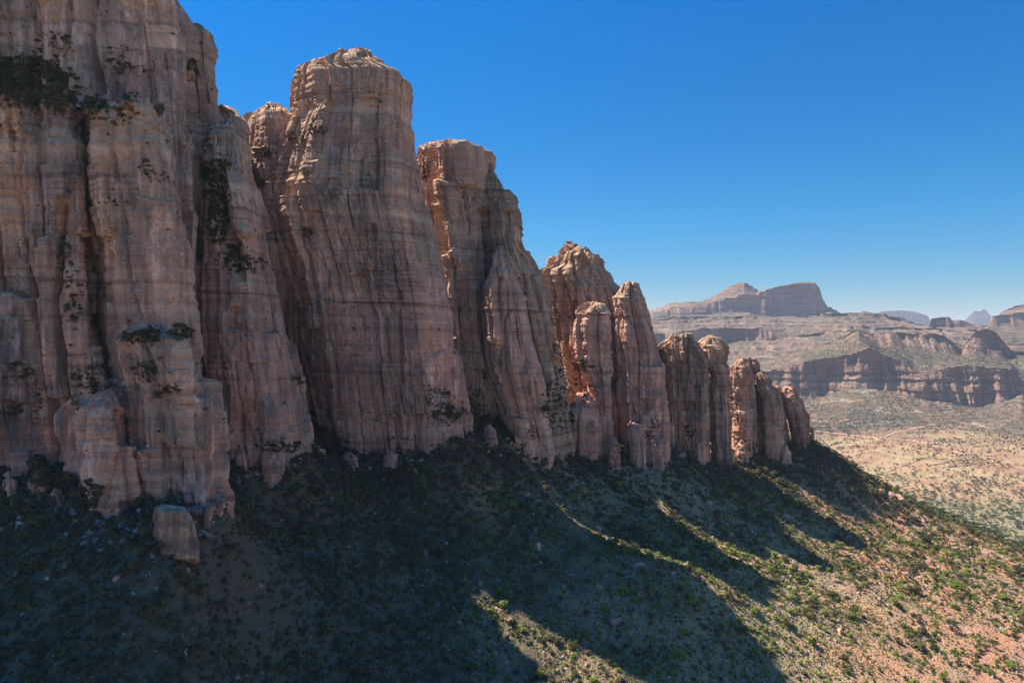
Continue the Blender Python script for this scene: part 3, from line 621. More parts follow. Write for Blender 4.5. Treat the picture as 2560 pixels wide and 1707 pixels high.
LOFTS = {}
def loft(name, label, rows, px0, px1, ncol, mat, dens, ny=6.0, relief=1.0, terr=0.0, seed=0, kind='structure', cat='hill'):
    """rows front to back: (D or [(px, D)], [(px, y)] , cliff) ; a cliff row marks the band between it and the next row as a rock wall"""
    pxs = np.linspace(px0, px1, ncol)
    Ds, Zs, Cl = [], [], []
    for r in rows:
        D = np.full(ncol, float(r[0])) if not isinstance(r[0], list) else np.interp(pxs, [q[0] for q in r[0]], [q[1] for q in r[0]])
        y = np.interp(pxs, [q[0] for q in r[1]], [q[1] for q in r[1]])
        Ds.append(D); Zs.append(-(y - HY) / F * D); Cl.append(r[2] if len(r) > 2 else 0)
    DD, ZZ, CL = [], [], []
    for i in range(len(rows) - 1):
        n = dens[i]
        t = np.linspace(0, 1, n, endpoint=(i == len(rows) - 2))[:, None]
        DD.append(Ds[i] * (1 - t) + Ds[i + 1] * t); ZZ.append(Zs[i] * (1 - t) + Zs[i + 1] * t)
        CL.append(np.full((len(t), ncol), float(Cl[i])) * np.sin(np.clip(t, 0, 1) * math.pi) ** .35)
    D = np.vstack(DD); Z = np.vstack(ZZ); K = np.vstack(CL)
    X = (pxs[None, :] - HX) / F * D
    g = sstep(0, .06, (np.arange(D.shape[0]) / D.shape[0]))[:, None]
    u = D.mean() / 3000.0
    rad = relief * u * ((9 + 75 * K) * fbm(X / (150 * u), Z / (500 * u), D / (500 * u), 4, seed + 1) + 75 * K * np.minimum(0, fbm(X / (60 * u), Z / (350 * u), D * 0, 4, seed + 2) + .05) + 5 * K * cell1(Z / (17 * u) + fbm(X / (200 * u), Z * 0, D * 0, 2, seed), 3, .2) + (3 + 9 * K) * fbm(X / (28 * u), Z / (60 * u), D / (60 * u), 4, seed + 3))
    zz = relief * u * ((1 - K * .6) * g * (11 * fbm(X / (170 * u), D / (170 * u), D * 0, 5, seed + 4) + 4.5 * fbm(X / (30 * u), D / (40 * u), D * 0, 4, seed + 5)))
    if terr:
        h = (Z + zz + 6 * fbm(X / 400, D / 400, D * 0, 3, seed + 8)) / terr; fr = h - np.floor(h)
        zz = zz + terr * (sstep(.0, .35, fr) - fr) * 1.0 * (1 - K) * g * np.clip(.75 + 1.4 * fbm(X / 300, D / 300, D * 0, 2, seed + 9), 0, 1)
    zz = zz + u * relief * 3.0 * cell1(X / (26 * u) + 2 * fbm(X / (90 * u), D / (90 * u), D * 0, 2, seed + 6), seed + 7, .3) * g
    D2 = D - rad; Zf = Z + zz
    V = np.stack([X * (D2 / D), D2, Zf], -1)
    o = grid_mesh(name, V.reshape(-1, 3), D.shape[0], ncol, False, mat, smooth=False)
    tag(o, label, None if kind == 'structure' else cat, None, kind)
    LOFTS[name] = V
    return o

pl = lambda *a_: list(zip(a_[::2], a_[1::2]))
def flat(z, D): return [(0, HY - z * F / D), (3000, HY - z * F / D)]
# valley floor, foot slopes and the red cliff ridge
loft('valley_and_ridge', 'dry valley rising in scrubby terraces to a long red cliff ridge',
  [(700, flat(-351, 700)), (1000, flat(-351, 1000)), (1300, flat(-351, 1300)),
   (1650, [(1400, 1220), (2000, 1222), (2250, 1224), (2560, 1223), (2800, 1222)]),
   (2000, [(1400, 1100), (1900, 1120), (2100, 1155), (2180, 1160), (2330, 1135), (2560, 1150), (2800, 1120)]),
   (2330, [(1400, 1040), (1900, 1060), (2150, 1085), (2400, 1080), (2800, 1060)]),
   ([(1400, 3100), (1900, 2900), (2200, 2720), (2500, 2600), (2800, 2650)], pl(1400, 990, 1900, 992, 2008, 999, 2049, 997, 2090, 985, 2131, 975, 2180, 978, 2233, 987, 2294, 995, 2370, 1008, 2440, 1022, 2478, 1015, 2555, 985, 2600, 1000, 2800, 1010), 1),
   ([(1400, 3130), (1900, 2940), (2200, 2760), (2500, 2640), (2800, 2700)], pl(1400, 940, 1900, 931, 1960, 918, 2000, 905, 2050, 897, 2090, 893, 2130, 884, 2171, 872, 2190, 880, 2215, 893, 2240, 900, 2285, 925, 2330, 929, 2416, 917, 2527, 922, 2545, 945, 2570, 955, 2800, 940)),
   ([(1400, 3300), (1900, 3100), (2200, 2950), (2500, 2850), (2800, 2850)], pl(1400, 925, 1900, 912, 2000, 885, 2060, 868, 2110, 850, 2147, 838, 2200, 872, 2300, 876, 2400, 892, 2440, 888, 2527, 902, 2560, 895, 2800, 880), .6),
   ([(1400, 3330), (1900, 3140), (2200, 3000), (2500, 2900), (2800, 2900)], pl(1400, 920, 1900, 907, 2000, 880, 2060, 862, 2110, 842, 2135, 829, 2147, 824, 2158, 832, 2185, 836, 2250, 832, 2330, 833, 2360, 838, 2385, 860, 2405, 878, 2420, 850, 2440, 828, 2465, 819, 2490, 830, 2515, 862, 2530, 880, 2560, 880, 2800, 870)),
   (3400, pl(1400, 940, 1900, 925, 2100, 880, 2147, 850, 2250, 850, 2350, 850, 2420, 870, 2465, 840, 2520, 880, 2800, 890))],
  1420, 2760, 760, M_VALLEY, [6, 8, 14, 26, 34, 44, 30, 26, 12, 10], relief=1.0, terr=7.0, seed=100)
loft('plateau_hill', 'banded plateau with a shadowed cliff line and pale broken rock below',
  [(3380, flat(-300, 3380)),
   (3600, pl(1300, 935, 1700, 925, 1860, 912, 2000, 900, 2150, 880, 2350, 870, 2800, 890)),
   (3900, pl(1300, 905, 1700, 895, 1790, 880, 1880, 874, 2000, 866, 2150, 850, 2350, 850, 2800, 870)),
   (4150, pl(1300, 880, 1650, 868, 1800, 862, 1900, 850, 2000, 842, 2150, 828, 2330, 828, 2800, 850), .9),
   (4190, pl(1300, 840, 1640, 832, 1763, 824, 1905, 819, 1960, 830, 2060, 824, 2150, 818, 2330, 822, 2800, 840)),
   (4600, pl(1300, 812, 1640, 806, 1800, 800, 1900, 800, 2050, 794, 2150, 794, 2240, 803, 2290, 815, 2330, 822, 2420, 818, 2500, 826, 2800, 830), .6),
   (4640, pl(1300, 806, 1640, 800, 1800, 796, 1900, 797, 2000, 788, 2090, 782, 2196, 784, 2225, 792, 2261, 800, 2294, 813, 2326, 820, 2420, 815, 2500, 823, 2800, 828)),
   (5000, pl(1300, 830, 2800, 850))],
  1250, 2760, 640, M_FAR, [4, 30, 30, 18, 34, 8, 8], relief=.9, terr=24.0, seed=200)
loft('table_mountain', 'distant flat topped mountain with a smaller stepped summit on its left',
  [(5050, flat(-250, 5050)), (5200, pl(1300, 830, 1600, 815, 1800, 812, 2080, 800, 2150, 815, 2500, 840)),
   (5600, pl(1300, 812, 1560, 806, 1620, 798, 1700, 790, 1800, 785, 1870, 786, 1900, 793, 1950, 793, 2000, 794, 2049, 785, 2078, 779, 2100, 786, 2150, 800, 2500, 840), .9),
   (5660, pl(1300, 800, 1560, 800, 1620, 788, 1680, 770, 1740, 762, 1800, 752, 1860, 742, 1893, 740, 1904, 733, 1925, 724, 1955, 715, 1992, 709, 2037, 708, 2049, 722, 2056, 746, 2069, 767, 2084, 775, 2094, 784, 2150, 810, 2500, 845)),
   (5950, pl(1300, 800, 1560, 797, 1620, 784, 1673, 760, 1722, 755, 1739, 758, 1780, 744, 1812, 727, 1833, 714, 1861, 710, 1878, 718, 1894, 729, 1905, 731, 1955, 716, 1992, 708, 2037, 707, 2049, 721, 2055, 745, 2069, 768, 2090, 778, 2150, 812, 2500, 850)),
   (6500, pl(1300, 850, 2500, 880))],
  1250, 2300, 460, M_FAR, [4, 26, 26, 34, 8], relief=.55, terr=22.0, seed=300)
loft('table_rock', 'low flat topped rock on the skyline left of the far right cliff',
  [(4250, flat(-200, 4250)), (4350, pl(2290, 850, 2330, 822, 2440, 824, 2500, 850), .8), (4380, pl(2290, 850, 2322, 824, 2328, 797, 2350, 793, 2374, 792, 2380, 800, 2400, 799, 2420, 806, 2440, 815, 2500, 850)), (4500, pl(2290, 870, 2500, 870))],
  2290, 2500, 120, M_FAR, [4, 22, 10], relief=.35, seed=400, kind='thing', cat='rock')
loft('far_right_cliff', 'tiered pale cliff on the skyline at the right edge',
  [(3700, flat(-250, 3700)), (3800, pl(2430, 860, 2530, 860, 2600, 880, 2800, 880)), (4000, pl(2430, 850, 2470, 826, 2540, 835, 2800, 830)), (4100, pl(2430, 840, 2470, 816, 2560, 815, 2800, 812), .9),
   (4140, pl(2430, 840, 2470, 812, 2480, 790, 2510, 786, 2560, 780, 2800, 775)), (4250, pl(2430, 840, 2470, 812, 2500, 785, 2520, 778, 2560, 774, 2800, 765), .8), (4280, pl(2430, 845, 2470, 815, 2500, 784, 2518, 774, 2540, 765, 2570, 760, 2800, 745)), (4600, pl(2430, 870, 2800, 800))],
  2430, 2760, 170, M_FAR, [4, 10, 10, 16, 8, 10, 8], relief=.5, terr=14.0, seed=500)
loft('pale_mountain', 'faint flat mountain fading into the haze on the horizon',
  [(11800, flat(-300, 11800)), (12000, pl(2150, 860, 2180, 800, 2200, 780, 2253, 776, 2290, 781, 2318, 790, 2326, 800, 2345, 845)), (12600, pl(2150, 870, 2345, 870))],
  2150, 2345, 80, M_FAR, [16, 4], relief=.25, seed=600)
loft('pale_peak', 'faint pointed mountain fading into the haze near the right edge',
  [(13800, flat(-300, 13800)), (14000, pl(2330, 860, 2400, 812, 2420, 793, 2437, 777, 2450, 779, 2461, 773, 2470, 782, 2478, 792, 2500, 810, 2560, 850)), (14600, pl(2330, 870, 2560, 870))],
  2330, 2560, 80, M_FAR, [16, 4], relief=.25, seed=700)
plain = poly_mesh('plain', np.array([(-17000, -17000, -362), (17000, -17000, -362), (17000, 17000, -362), (-17000, 17000, -362)]), np.array([[0, 1, 2, 3]]), M_VALLEY)
tag(plain, 'dry plain reaching to the horizon', kind='structure')
print('far', round(time.time() - T0, 1))


# ------------------------------------------------------------------ plants and stones
def blob_quads(n, lobes, size, rng, flat=1.0, shell=.55):
    """small leaf clumps spread through a few lobes; lobes: (x, y, z, rx, ry, rz)"""
    lob = np.array(lobes); w = lob[:, 3] * lob[:, 4]; pick = rng.choice(len(lob), n, p=w / w.sum())
    d = rng.normal(size=(n, 3)); d /= np.linalg.norm(d, axis=1, keepdims=True); d[:, 2] = np.where(d[:, 2] < -.35, -d[:, 2], d[:, 2])
    r = shell + (1 - shell) * rng.random(n) ** .6
    c = lob[pick, :3] + d * r[:, None] * lob[pick, 3:]
    nrm = d + rng.normal(size=(n, 3)) * .55 + np.array([0, 0, .25]); nrm /= np.linalg.norm(nrm, axis=1, keepdims=True)
    t = np.cross(nrm, rng.normal(size=(n, 3))); t /= np.linalg.norm(t, axis=1, keepdims=True); b = np.cross(nrm, t)
    s1 = size * (.6 + .9 * rng.random((n, 1))); s2 = s1 * (.45 + .5 * rng.random((n, 1)))
    b = b * flat
    V = np.stack([c - t * s1, c - b * s2, c + t * s1 * .9, c + b * s2], 1).reshape(-1, 3)
    return V, np.arange(n * 4).reshape(-1, 4)

def tube(p0, p1, r0, r1, k=5):
    p0 = np.array(p0, float); p1 = np.array(p1, float); ax = p1 - p0; ax /= np.linalg.norm(ax)
    u = np.cross(ax, (.3, .9, .2)); u /= np.linalg.norm(u); v = np.cross(ax, u)
    an = np.linspace(0, 2 * math.pi, k, endpoint=False)
    ring = np.cos(an)[:, None] * u + np.sin(an)[:, None] * v
    V = np.vstack([p0 + ring * r0, p1 + ring * r1]); q = np.array([[i, (i + 1) % k, k + (i + 1) % k, k + i] for i in range(k)])
    return V, q
def merge(parts):
    Vs, Qs, n = [], [], 0
    for V, q in parts: Vs.append(V); Qs.append(q + n); n += len(V)
    return np.vstack(Vs), np.vstack(Qs)

def shrub_mesh(name, seed, leaf, n=230, tall=1.0, loose=1.0, size=.15):
    rng = np.random.default_rng(seed)
    lobes = [(0, 0, .45 * tall, .62, .62, .5 * tall)]
    for i in range(5):
        a_ = rng.random() * 6.28; r = .45 * loose * (.6 + .6 * rng.random())
        lobes.append((math.cos(a_) * r, math.sin(a_) * r, (.3 + .6 * rng.random()) * tall, .28 + .2 * rng.random(), .28 + .2 * rng.random(), (.22 + .2 * rng.random()) * tall))
    V, q = blob_quads(n, lobes, size, rng)
    st = merge([tube((0, 0, -.35), (l[0] * .7, l[1] * .7, l[2] * .8), .035, .015, 4) for l in lobes[:5]])
    nq = len(q); V, q = merge([(V, q), st])
    me = poly_mesh(name, V, q, [leaf, M_WOOD], smooth=True, link=False)
    mi = np.zeros(len(q), np.int32); mi[nq:] = 1; me.polygons.foreach_set('material_index', mi)
    return me
def acacia_parts(seed, n=420):
    rng = np.random.default_rng(seed)
    lobes = [(0, 0, .98, .55, .5, .13)]
    limbs = [tube((0, 0, -.25), (.03, .02, .35), .055, .042, 6)]
    for i in range(6):
        a_ = i * 1.05 + rng.random() * .6; r = .45 + .3 * rng.random(); z = .82 + .2 * rng.random()
        lobes.append((math.cos(a_) * r, math.sin(a_) * r, z, .34, .32, .11))
        m = (math.cos(a_) * r * .45, math.sin(a_) * r * .45, .62)
        limbs.append(tube((.03, .02, .33), m, .038, .024, 5)); limbs.append(tube(m, (math.cos(a_) * r, math.sin(a_) * r, z - .05), .024, .009, 4))
    V, q = blob_quads(n, lobes, .085, rng, shell=.3)
    cr = poly_mesh('acacia_crown', V, q, M_ACACIA, smooth=True, link=False)
    tV, tq = merge(limbs)
    tr = poly_mesh('acacia_trunk', tV, tq, M_WOOD, smooth=True, link=False)
    W, wq = merge([(V, q), (tV, tq)])
    both = poly_mesh('acacia_tree', W, wq, [M_ACACIA, M_WOOD], smooth=True, link=False)
    mi = np.zeros(len(wq), np.int32); mi[len(q):] = 1; both.polygons.foreach_set('material_index', mi)
    return cr, tr, both
import bmesh
def stone_mesh(name, seed, mat, sub=2, cuts=9, flat=.7):
    rng = np.random.default_rng(seed); bm = bmesh.new(); bmesh.ops.create_icosphere(bm, subdivisions=sub, radius=1)
    co = np.array([v.co[:] for v in bm.verts])
    for _ in range(cuts):
        n = rng.normal(size=3); n /= np.linalg.norm(n); d = .45 + .35 * rng.random(); k = co @ n; co = co - np.maximum(0, k - d)[:, None] * n
    co = co * np.array([1, .6 + .4 * rng.random(), flat * (.7 + .5 * rng.random())])
    co = co * (1 + .07 * fbm(co[:, 0] * 3 + seed, co[:, 1] * 3, co[:, 2] * 3, 3, seed))[:, None]
    for v, c_ in zip(bm.verts, co): v.co = c_
    me = bpy.data.meshes.new(name); bm.to_mesh(me); bm.free(); me.materials.append(mat); return me

SHR = [shrub_mesh('shrub_leafy', 1 + i, M_LEAF, 240, .8 + .18 * i, 1.0 + .1 * i) for i in range(4)]
SHR += [shrub_mesh('shrub_sparse', 11 + i, M_LEAF, 120, .9, 1.3, .12) for i in range(2)]
SHR += [shrub_mesh('shrub_fresh', 21 + i, M_BRIGHT, 200, 1.0, 1.0, .14) for i in range(2)]
AC = [acacia_parts(41 + i) for i in range(3)]
STN = [stone_mesh('stone', 61 + i, M_STONE, 1 if i < 5 else 2) for i in range(7)]
BLD = [stone_mesh('boulder', 81 + i, M_ROCK, 4, 22, .8) for i in range(5)]

def proto_collection(name, meshes):
    c = bpy.data.collections.new(name)
    for i, m in enumerate(meshes): c.objects.link(bpy.data.objects.new('%s_%02d' % (name, i), m))
    return c
COL = {'shr': proto_collection('scrub_kinds', SHR), 'ac': proto_collection('tree_kinds', [q[2] for q in AC]), 'st': proto_collection('stone_kinds', STN)}

def scatter(name, label, pts, scale, idx, col, rng, tilt=.15, squash=None):
    me = bpy.data.meshes.new(name); n = len(pts)
    me.vertices.add(n); me.vertices.foreach_set('co', np.asarray(pts, np.float32).ravel())
    sc = np.asarray(scale, float)[:, None] * np.ones((1, 3)) if np.ndim(scale) == 1 else scale
    sc = sc * (.85 + .3 * rng.random((n, 3)))
    for an, ty, dat in (('sc', 'FLOAT_VECTOR', sc), ('rt', 'FLOAT_VECTOR', np.stack([rng.normal(0, tilt, n), rng.normal(0, tilt, n), rng.random(n) * 6.28], -1))):
        at = me.attributes.new(an, ty, 'POINT'); at.data.foreach_set('vector', dat.astype(np.float32).ravel())
    at = me.attributes.new('ix', 'INT', 'POINT'); at.data.foreach_set('value', np.asarray(idx, np.int32))
    o = bpy.data.objects.new(name, me); C.objects.link(o)
    ng = bpy.data.node_groups.new(name, 'GeometryNodeTree')
    ng.interface.new_socket('Geometry', in_out='INPUT', socket_type='NodeSocketGeometry'); ng.interface.new_socket('Geometry', in_out='OUTPUT', socket_type='NodeSocketGeometry')
    N = ng.nodes.new; gi = N('NodeGroupInput'); go = N('NodeGroupOutput'); ip = N('GeometryNodeInstanceOnPoints'); ci = N('GeometryNodeCollectionInfo')
    ci.inputs['Collection'].default_value = col; ci.inputs['Separate Children'].default_value = True; ci.inputs['Reset Children'].default_value = True
    def attr(nm, ty):
        a_ = N('GeometryNodeInputNamedAttribute'); a_.data_type = ty; a_.inputs['Name'].default_value = nm
        return [q for q in a_.outputs if q.enabled and q.name == 'Attribute'][0]
    ip.inputs['Pick Instance'].default_value = True
    L = ng.links.new
    L(gi.outputs[0], ip.inputs['Points']); L(ci.outputs[0], ip.inputs['Instance']); L(attr('ix', 'INT'), ip.inputs['Instance Index'])
    L(attr('sc', 'FLOAT_VECTOR'), ip.inputs['Scale'])
    er = N('FunctionNodeEulerToRotation'); L(attr('rt', 'FLOAT_VECTOR'), er.inputs[0]); L(er.outputs[0], ip.inputs['Rotation'])
    L(ip.outputs[0], go.inputs[0])
    md = o.modifiers.new('scatter', 'NODES'); md.node_group = ng
    tag(o, label, kind='stuff'); return o

def single(name, me, loc, scale, rng, label, cat, group, tilt=.1):
    o = bpy.data.objects.new(name, me); C.objects.link(o); o.location = loc
    s3 = np.ones(3) * scale * (.85 + .3 * rng.random(3)) if np.ndim(scale) == 0 else scale
    o.scale = s3; o.rotation_euler = (rng.normal(0, tilt), rng.normal(0, tilt), rng.random() * 6.28)
    return tag(o, label, cat, group)

def to_px(p): return p[..., 0] / p[..., 1] * F + HX, HY - p[..., 2] / p[..., 1] * F

bpy.context.view_layer.update()
DG = bpy.context.evaluated_depsgraph_get()
def shoot(px, py):
    d = Vector(((px - HX) / F, 1.0, -(py - HY) / F)).normalized()
    ok, loc, nrm, fi, ob, mt = scene.ray_cast(DG, Vector((0, 0, 0)), d)
    return (loc, nrm, ob) if ok else None
def drop(x, y, z0=400):
    ok, loc, nrm, fi, ob, mt = scene.ray_cast(DG, Vector((x, y, z0)), Vector((0, 0, -1)))
    return (loc, ob) if ok else None

# --- slope scrub
rs = np.random.default_rng(5)
N0 = 230000
x = rs.uniform(-235, 400, N0); y = rs.uniform(120, 560, N0)
z = gz1(x, y); px, py = to_px(np.stack([x, y, z], -1))
ok = (px > -220) & (px < 2780) & (py < 1900)
x, y, z, px, py = x[ok], y[ok], z[ok], px[ok], py[ok]
lush = np.clip((1500 - px) / 900, 0, 1)                      # moister ground under the high cliffs on the left
foot = np.exp(-np.maximum(0, py - 1180) / 110)               # close under the rock
pat = fbm(x / 26, y / 26, x * 0, 3, 31); pat2 = fbm(x / 9, y / 9, x * 0, 3, 33)
prob = .33 + .60 * lush + .5 * foot + .5 * pat + .5 * pat2
keep = rs.random(len(x)) < np.clip(prob, .05, 1)
x, y, z, px, py, lush, foot = [q[keep] for q in (x, y, z, px, py, lush, foot)]
n = len(x)
size = np.exp(rs.normal(-.52, .48, n)) * (.85 + .3 * lush + .45 * foot)
kind = rs.choice(6, n, p=[.2, .2, .18, .14, .14, .14]); fresh = (rs.random(n) < .56 * (1 - lush) * (1 - foot)) & (px > 1150)
kind = np.where(fresh, 6 + rs.integers(0, 2, n), kind); size = size * (1 + .55 * (1 - lush) * (rs.random(n) < .3))
acm = (rs.random(n) < .012) & (px > 1900)
pts = np.stack([x, y, z - .05], -1)
app = size / y; vis = (px > 0) & (px < 2560) & (py < 1707)
order = np.argsort(-np.where(vis, app, 0))[:190]
order2 = [i for i in np.argsort(-np.where(vis & (px > 1300) & (py > 1200), app, 0))[:130] if i not in set(order)][:100]
order = list(order) + order2
big = np.zeros(n, bool); big[order] = True
for i in order:
    p = pts[i]; s_ = float(min(size[i], 3.2))
    if px[i] < 1300:
        gr = 'bushes on the shaded slope'
        zx = 'left' if px[i] < 380 else ('middle left' if px[i] < 800 else 'middle')
        if py[i] > 1500: lb = {'left': 'dark bush in the bottom left corner of the shaded slope', 'middle left': 'dark bush low on the shaded slope, near the bottom edge below the fallen block', 'middle': 'dark bush near the bottom edge, left of the sunlit wedge'}[zx]
        elif py[i] > 1340: lb = {'left': 'dark bush on the far left slope, below the lowest buttress', 'middle left': 'dark bush right of the big fallen block on the shaded slope', 'middle': 'dark bush half way down the shaded slope under the round tower'}[zx]
        else: lb = {'left': 'dark bush at the foot of the wall of narrow pillars' if px[i] < 165 else ('dark bush below the lowest buttress with the square foot' if px[i] < 300 else 'dark bush around the rubble under the stepped lower buttress'), 'middle left': 'dark bush at the foot of the long sloping buttress', 'middle': 'dark bush close under the foot of the round tower'}[zx]
    elif py[i] < 1330 or px[i] < 1500:
        gr = 'bushes under the pinnacles'
        lb = ('tall bush under the buttress with the curving crack' if px[i] < 1420 else 'tall bush under the double headed crag and round headed pinnacle' if px[i] < 1545 else 'tall bush under the tallest pinnacle' if px[i] < 1670 else 'tall bush under the two yellow crowned crags' if px[i] < 1830 else 'tall bush under the last pillars of the ridge' if px[i] < 2040 else 'tall bush on the crest beyond the last pillar') if py[i] < 1330 else 'dull bush low on the shaded spur left of the wedge'
    elif fresh[i]: lb, gr = 'fresh green bush on the sunny slope right of the cliff shadows', 'fresh bushes on the sunny slope'
    elif px[i] < 1900: lb, gr = ('dull green bush in the shadow bands of the middle slope' if py[i] < 1500 else 'dull green bush near the bottom edge between the wedge and the long shadow'), 'bushes on the stony slope'
    else: lb, gr = ('dull green bush on the upper sunny slope below the crest' if py[i] < 1480 else 'dull green bush on the red stony soil at the lower right'), 'bushes on the stony slope'
    single('shrub', SHR[kind[i]], p, s_, rs, lb, 'bush', gr)
rest = ~big
scatter('scrub', 'low scrub covering the talus slope', pts[rest], np.minimum(size[rest], 3.0), kind[rest], COL['shr'], rs)
print('scrub', n, round(time.time() - T0, 1))

# --- grass tufts and dwarf herbs between the bushes, mostly where the sun reaches
N0 = 150000
x = rs.uniform(-60, 400, N0); y = rs.uniform(180, 540, N0); z = gz1(x, y); px, py = to_px(np.stack([x, y, z], -1))
gm = .62 + .8 * fbm(x / 15, y / 15, x * 0, 3, 41) - np.clip((px - 2050) / 900, 0, .5)
ok = (px > 900) & (px < 2760) & (py < 1880) & (rs.random(N0) < gm)
x, y, z = x[ok], y[ok], z[ok]; n = len(x)
scatter('grass_tufts', 'yellow green grass tufts between the stones', np.stack([x, y, z - .03], -1), .22 + .34 * rs.random(n), rs.choice([4, 5, 6, 7], n, p=[.2, .2, .3, .3]), COL['shr'], rs)

# --- stones
N0 = 60000
x = rs.uniform(-235, 400, N0); y = rs.uniform(120, 540, N0); z = gz1(x, y); px, py = to_px(np.stack([x, y, z], -1))
pr = .45 + .9 * fbm(x / 18, y / 18, x * 0, 3, 51) + .35 * (px > 1100)
ok = (px > -200) & (px < 2760) & (py < 1880) & (rs.random(N0) < pr)
x, y, z = x[ok], y[ok], z[ok]; n = len(x)
ssz = .17 + .25 * rs.random(n) ** 2 + 1.1 * rs.random(n) ** 11
scatter('loose_stones', 'loose stones strewn over the talus slope', np.stack([x, y, z], -1), ssz, rs.integers(0, 7, n), COL['st'], rs, tilt=.6)

FOOT = [(0, 1225), (130, 1195), (200, 1305), (350, 1283), (540, 1240), (548, 1158), (700, 1142), (790, 1130), (900, 1160), (1000, 1145), (1080, 1100), (1130, 1035), (1190, 1050), (1260, 1115), (1400, 1150), (1520, 1150), (1650, 1160), (1760, 1160), (1850, 1150), (1940, 1165), (2015, 1135)]
fp, fs = [], []
for k in range(3600):
    a_ = rs.uniform(0, 2030); b_ = np.interp(a_, [q[0] for q in FOOT], [q[1] for q in FOOT]) + abs(rs.normal(0, 1)) * 40 - 8
    q = shoot(a_, b_)
    if q and q[2].name == 'talus_slope': fp.append(q[0][:]); fs.append(.25 + 1.5 * rs.random() ** 7)
scatter('foot_rubble', 'broken rock fallen along the foot of the cliffs', np.array(fp), np.array(fs), rs.integers(0, 7, len(fp)), COL['st'], rs, tilt=.6)

def boulder(px, py, w, h, label, me=None, k=0):
    r = shoot(px, py)
    if not r: return
    loc = r[0]; D = loc.y; wm = w / F * D; hm = h / F * D
    single('boulder', me or BLD[k % 5], (loc.x, loc.y, loc.z - hm * .1), (wm / 2 * 1.6, wm / 2 * 1.4, hm / 2 * 1.8), rs, label, 'boulder', 'boulders on the talus slope', .12)
BL = [(508, 1334, 42, 36, 'broken slab leaning on the right side of the big fallen block'),
      (473, 1245, 36, 34, 'reddish block stacked above the big fallen block'), (455, 1212, 22, 26, 'narrow stone at the top of the rubble pile against the buttress'), (490, 1272, 60, 26, 'flat pale slab just above the big fallen block'),
      (142, 1244, 40, 44, 'rounded grey boulder left of the lowest buttress foot'), (294, 1442, 22, 28, 'upright tan boulder in the dark scrub below the fallen block'), (233, 1449, 12, 12, 'small pale stone left of the upright tan boulder'),
      (175, 1410, 28, 26, 'half buried grey boulder in dark scrub at the lower left'), (649, 1463, 16, 14, 'pinkish boulder alone in the dark scrub'), (604, 1657, 30, 20, 'flat grey boulder near the bottom edge in deep shade'),
      (1318, 1236, 20, 18, 'round pale boulder below the buttress with the curving crack'), (1343, 1371, 18, 34, 'tall upright pale boulder in the middle of the shaded slope'), (1496, 1320, 26, 14, 'flat topped tan boulder on the shaded spur'),
      (1347, 1406, 18, 12, 'low stone just under the tall upright boulder'), (1198, 1459, 14, 14, 'pink stone left of the thin sunlit wedge'), (1267, 1545, 26, 16, 'slanting grey slab left of the sunlit wedge'), (1249, 1528, 12, 18, 'small upright stone beside the slanting grey slab'),
      (1539, 1553, 42, 22, 'broad low boulder on the shadow edge of the sunlit wedge'), (1412, 1184, 14, 14, 'small pale boulder near the cliff foot below the double headed crag'), (1457, 1226, 18, 18, 'grey boulder up on the shaded spur under the pinnacles'), (1600, 1410, 26, 18, 'grey boulder in the shadow band of the middle slope'),
      (1500, 1465, 20, 16, 'tan boulder below the dark thicket on the shaded slope'), (1392, 1679, 16, 20, 'blue grey boulder at the bottom edge left of the sunlit patch'), (1424, 1697, 14, 18, 'upright stone on the bottom edge beside the sunlit patch'), (1770, 1259, 20, 16, 'pale boulder alone in the shadow band below the club shaped crag'),
      (1817, 1514, 20, 26, 'reddish boulder standing on the shadow edge'), (2131, 1541, 18, 14, 'angular brown boulder in the sunny scrub'), (2417, 1459, 22, 16, 'near black angular boulder on the sunny slope'), (2425, 1585, 20, 18, 'tan capped boulder among red soil'),
      (2101, 1581, 22, 16, 'dark cracked boulder in the lower sunny slope'), (1962, 1287, 20, 16, 'pale round boulder on the lit strip below the pinnacles'), (2113, 1140, 22, 16, 'brown rock on the crest of the ridge'), (1827, 1340, 26, 22, 'pale lit slab at the edge of a shadow band'),
      (2222, 1238, 34, 22, 'dark red outcrop block on the crest of the ridge'), (2250, 1250, 36, 26, 'larger dark red outcrop block on the crest of the ridge'), (2196, 1226, 24, 16, 'low dark red block at the left of the crest outcrop'), (2090, 1450, 18, 12, 'flat stone at the tip of the long shadow')]
for k, (a_, b_, w, h, lb) in enumerate(BL): boulder(a_, b_, w, h, lb, k=k)
EXTRA = 0
for k in range(900):
    if EXTRA >= 170: break
    a_ = rs.uniform(560, 2560); b_ = rs.uniform(1190, 1700)
    r = shoot(a_, b_)
    if not r or r[2].name != 'talus_slope': continue
    w = 7 + 9 * rs.random() ** 2.5
    if a_ < 1500: lb = ('pale stone in the dark scrub below the round tower' if a_ < 1100 else 'pale stone on the shaded spur below the second tower') if b_ < 1400 else ('pale stone low in the dark scrub left of the wedge' if a_ < 1250 else 'pale stone near the sunlit wedge')
    else: lb = 'angular rock in the shadow bands under the pinnacles' if b_ < 1400 and a_ < 2050 else ('angular rock high on the sunny slope' if b_ < 1450 else ('angular rock low on the sunny slope among green bushes' if a_ < 2150 else 'angular rock on the red soil at the lower right'))
    loc = r[0]; wm = w / F * loc.y
    single('boulder', BLD[k % 5] if w > 12 else STN[k % 7], loc, (wm * .6, wm * .5, wm * .5), rs, lb, 'rock', 'pale stones in the dark scrub' if a_ < 1500 else 'rocks among the sunny bushes', .3); EXTRA += 1
print('stones', round(time.time() - T0, 1))

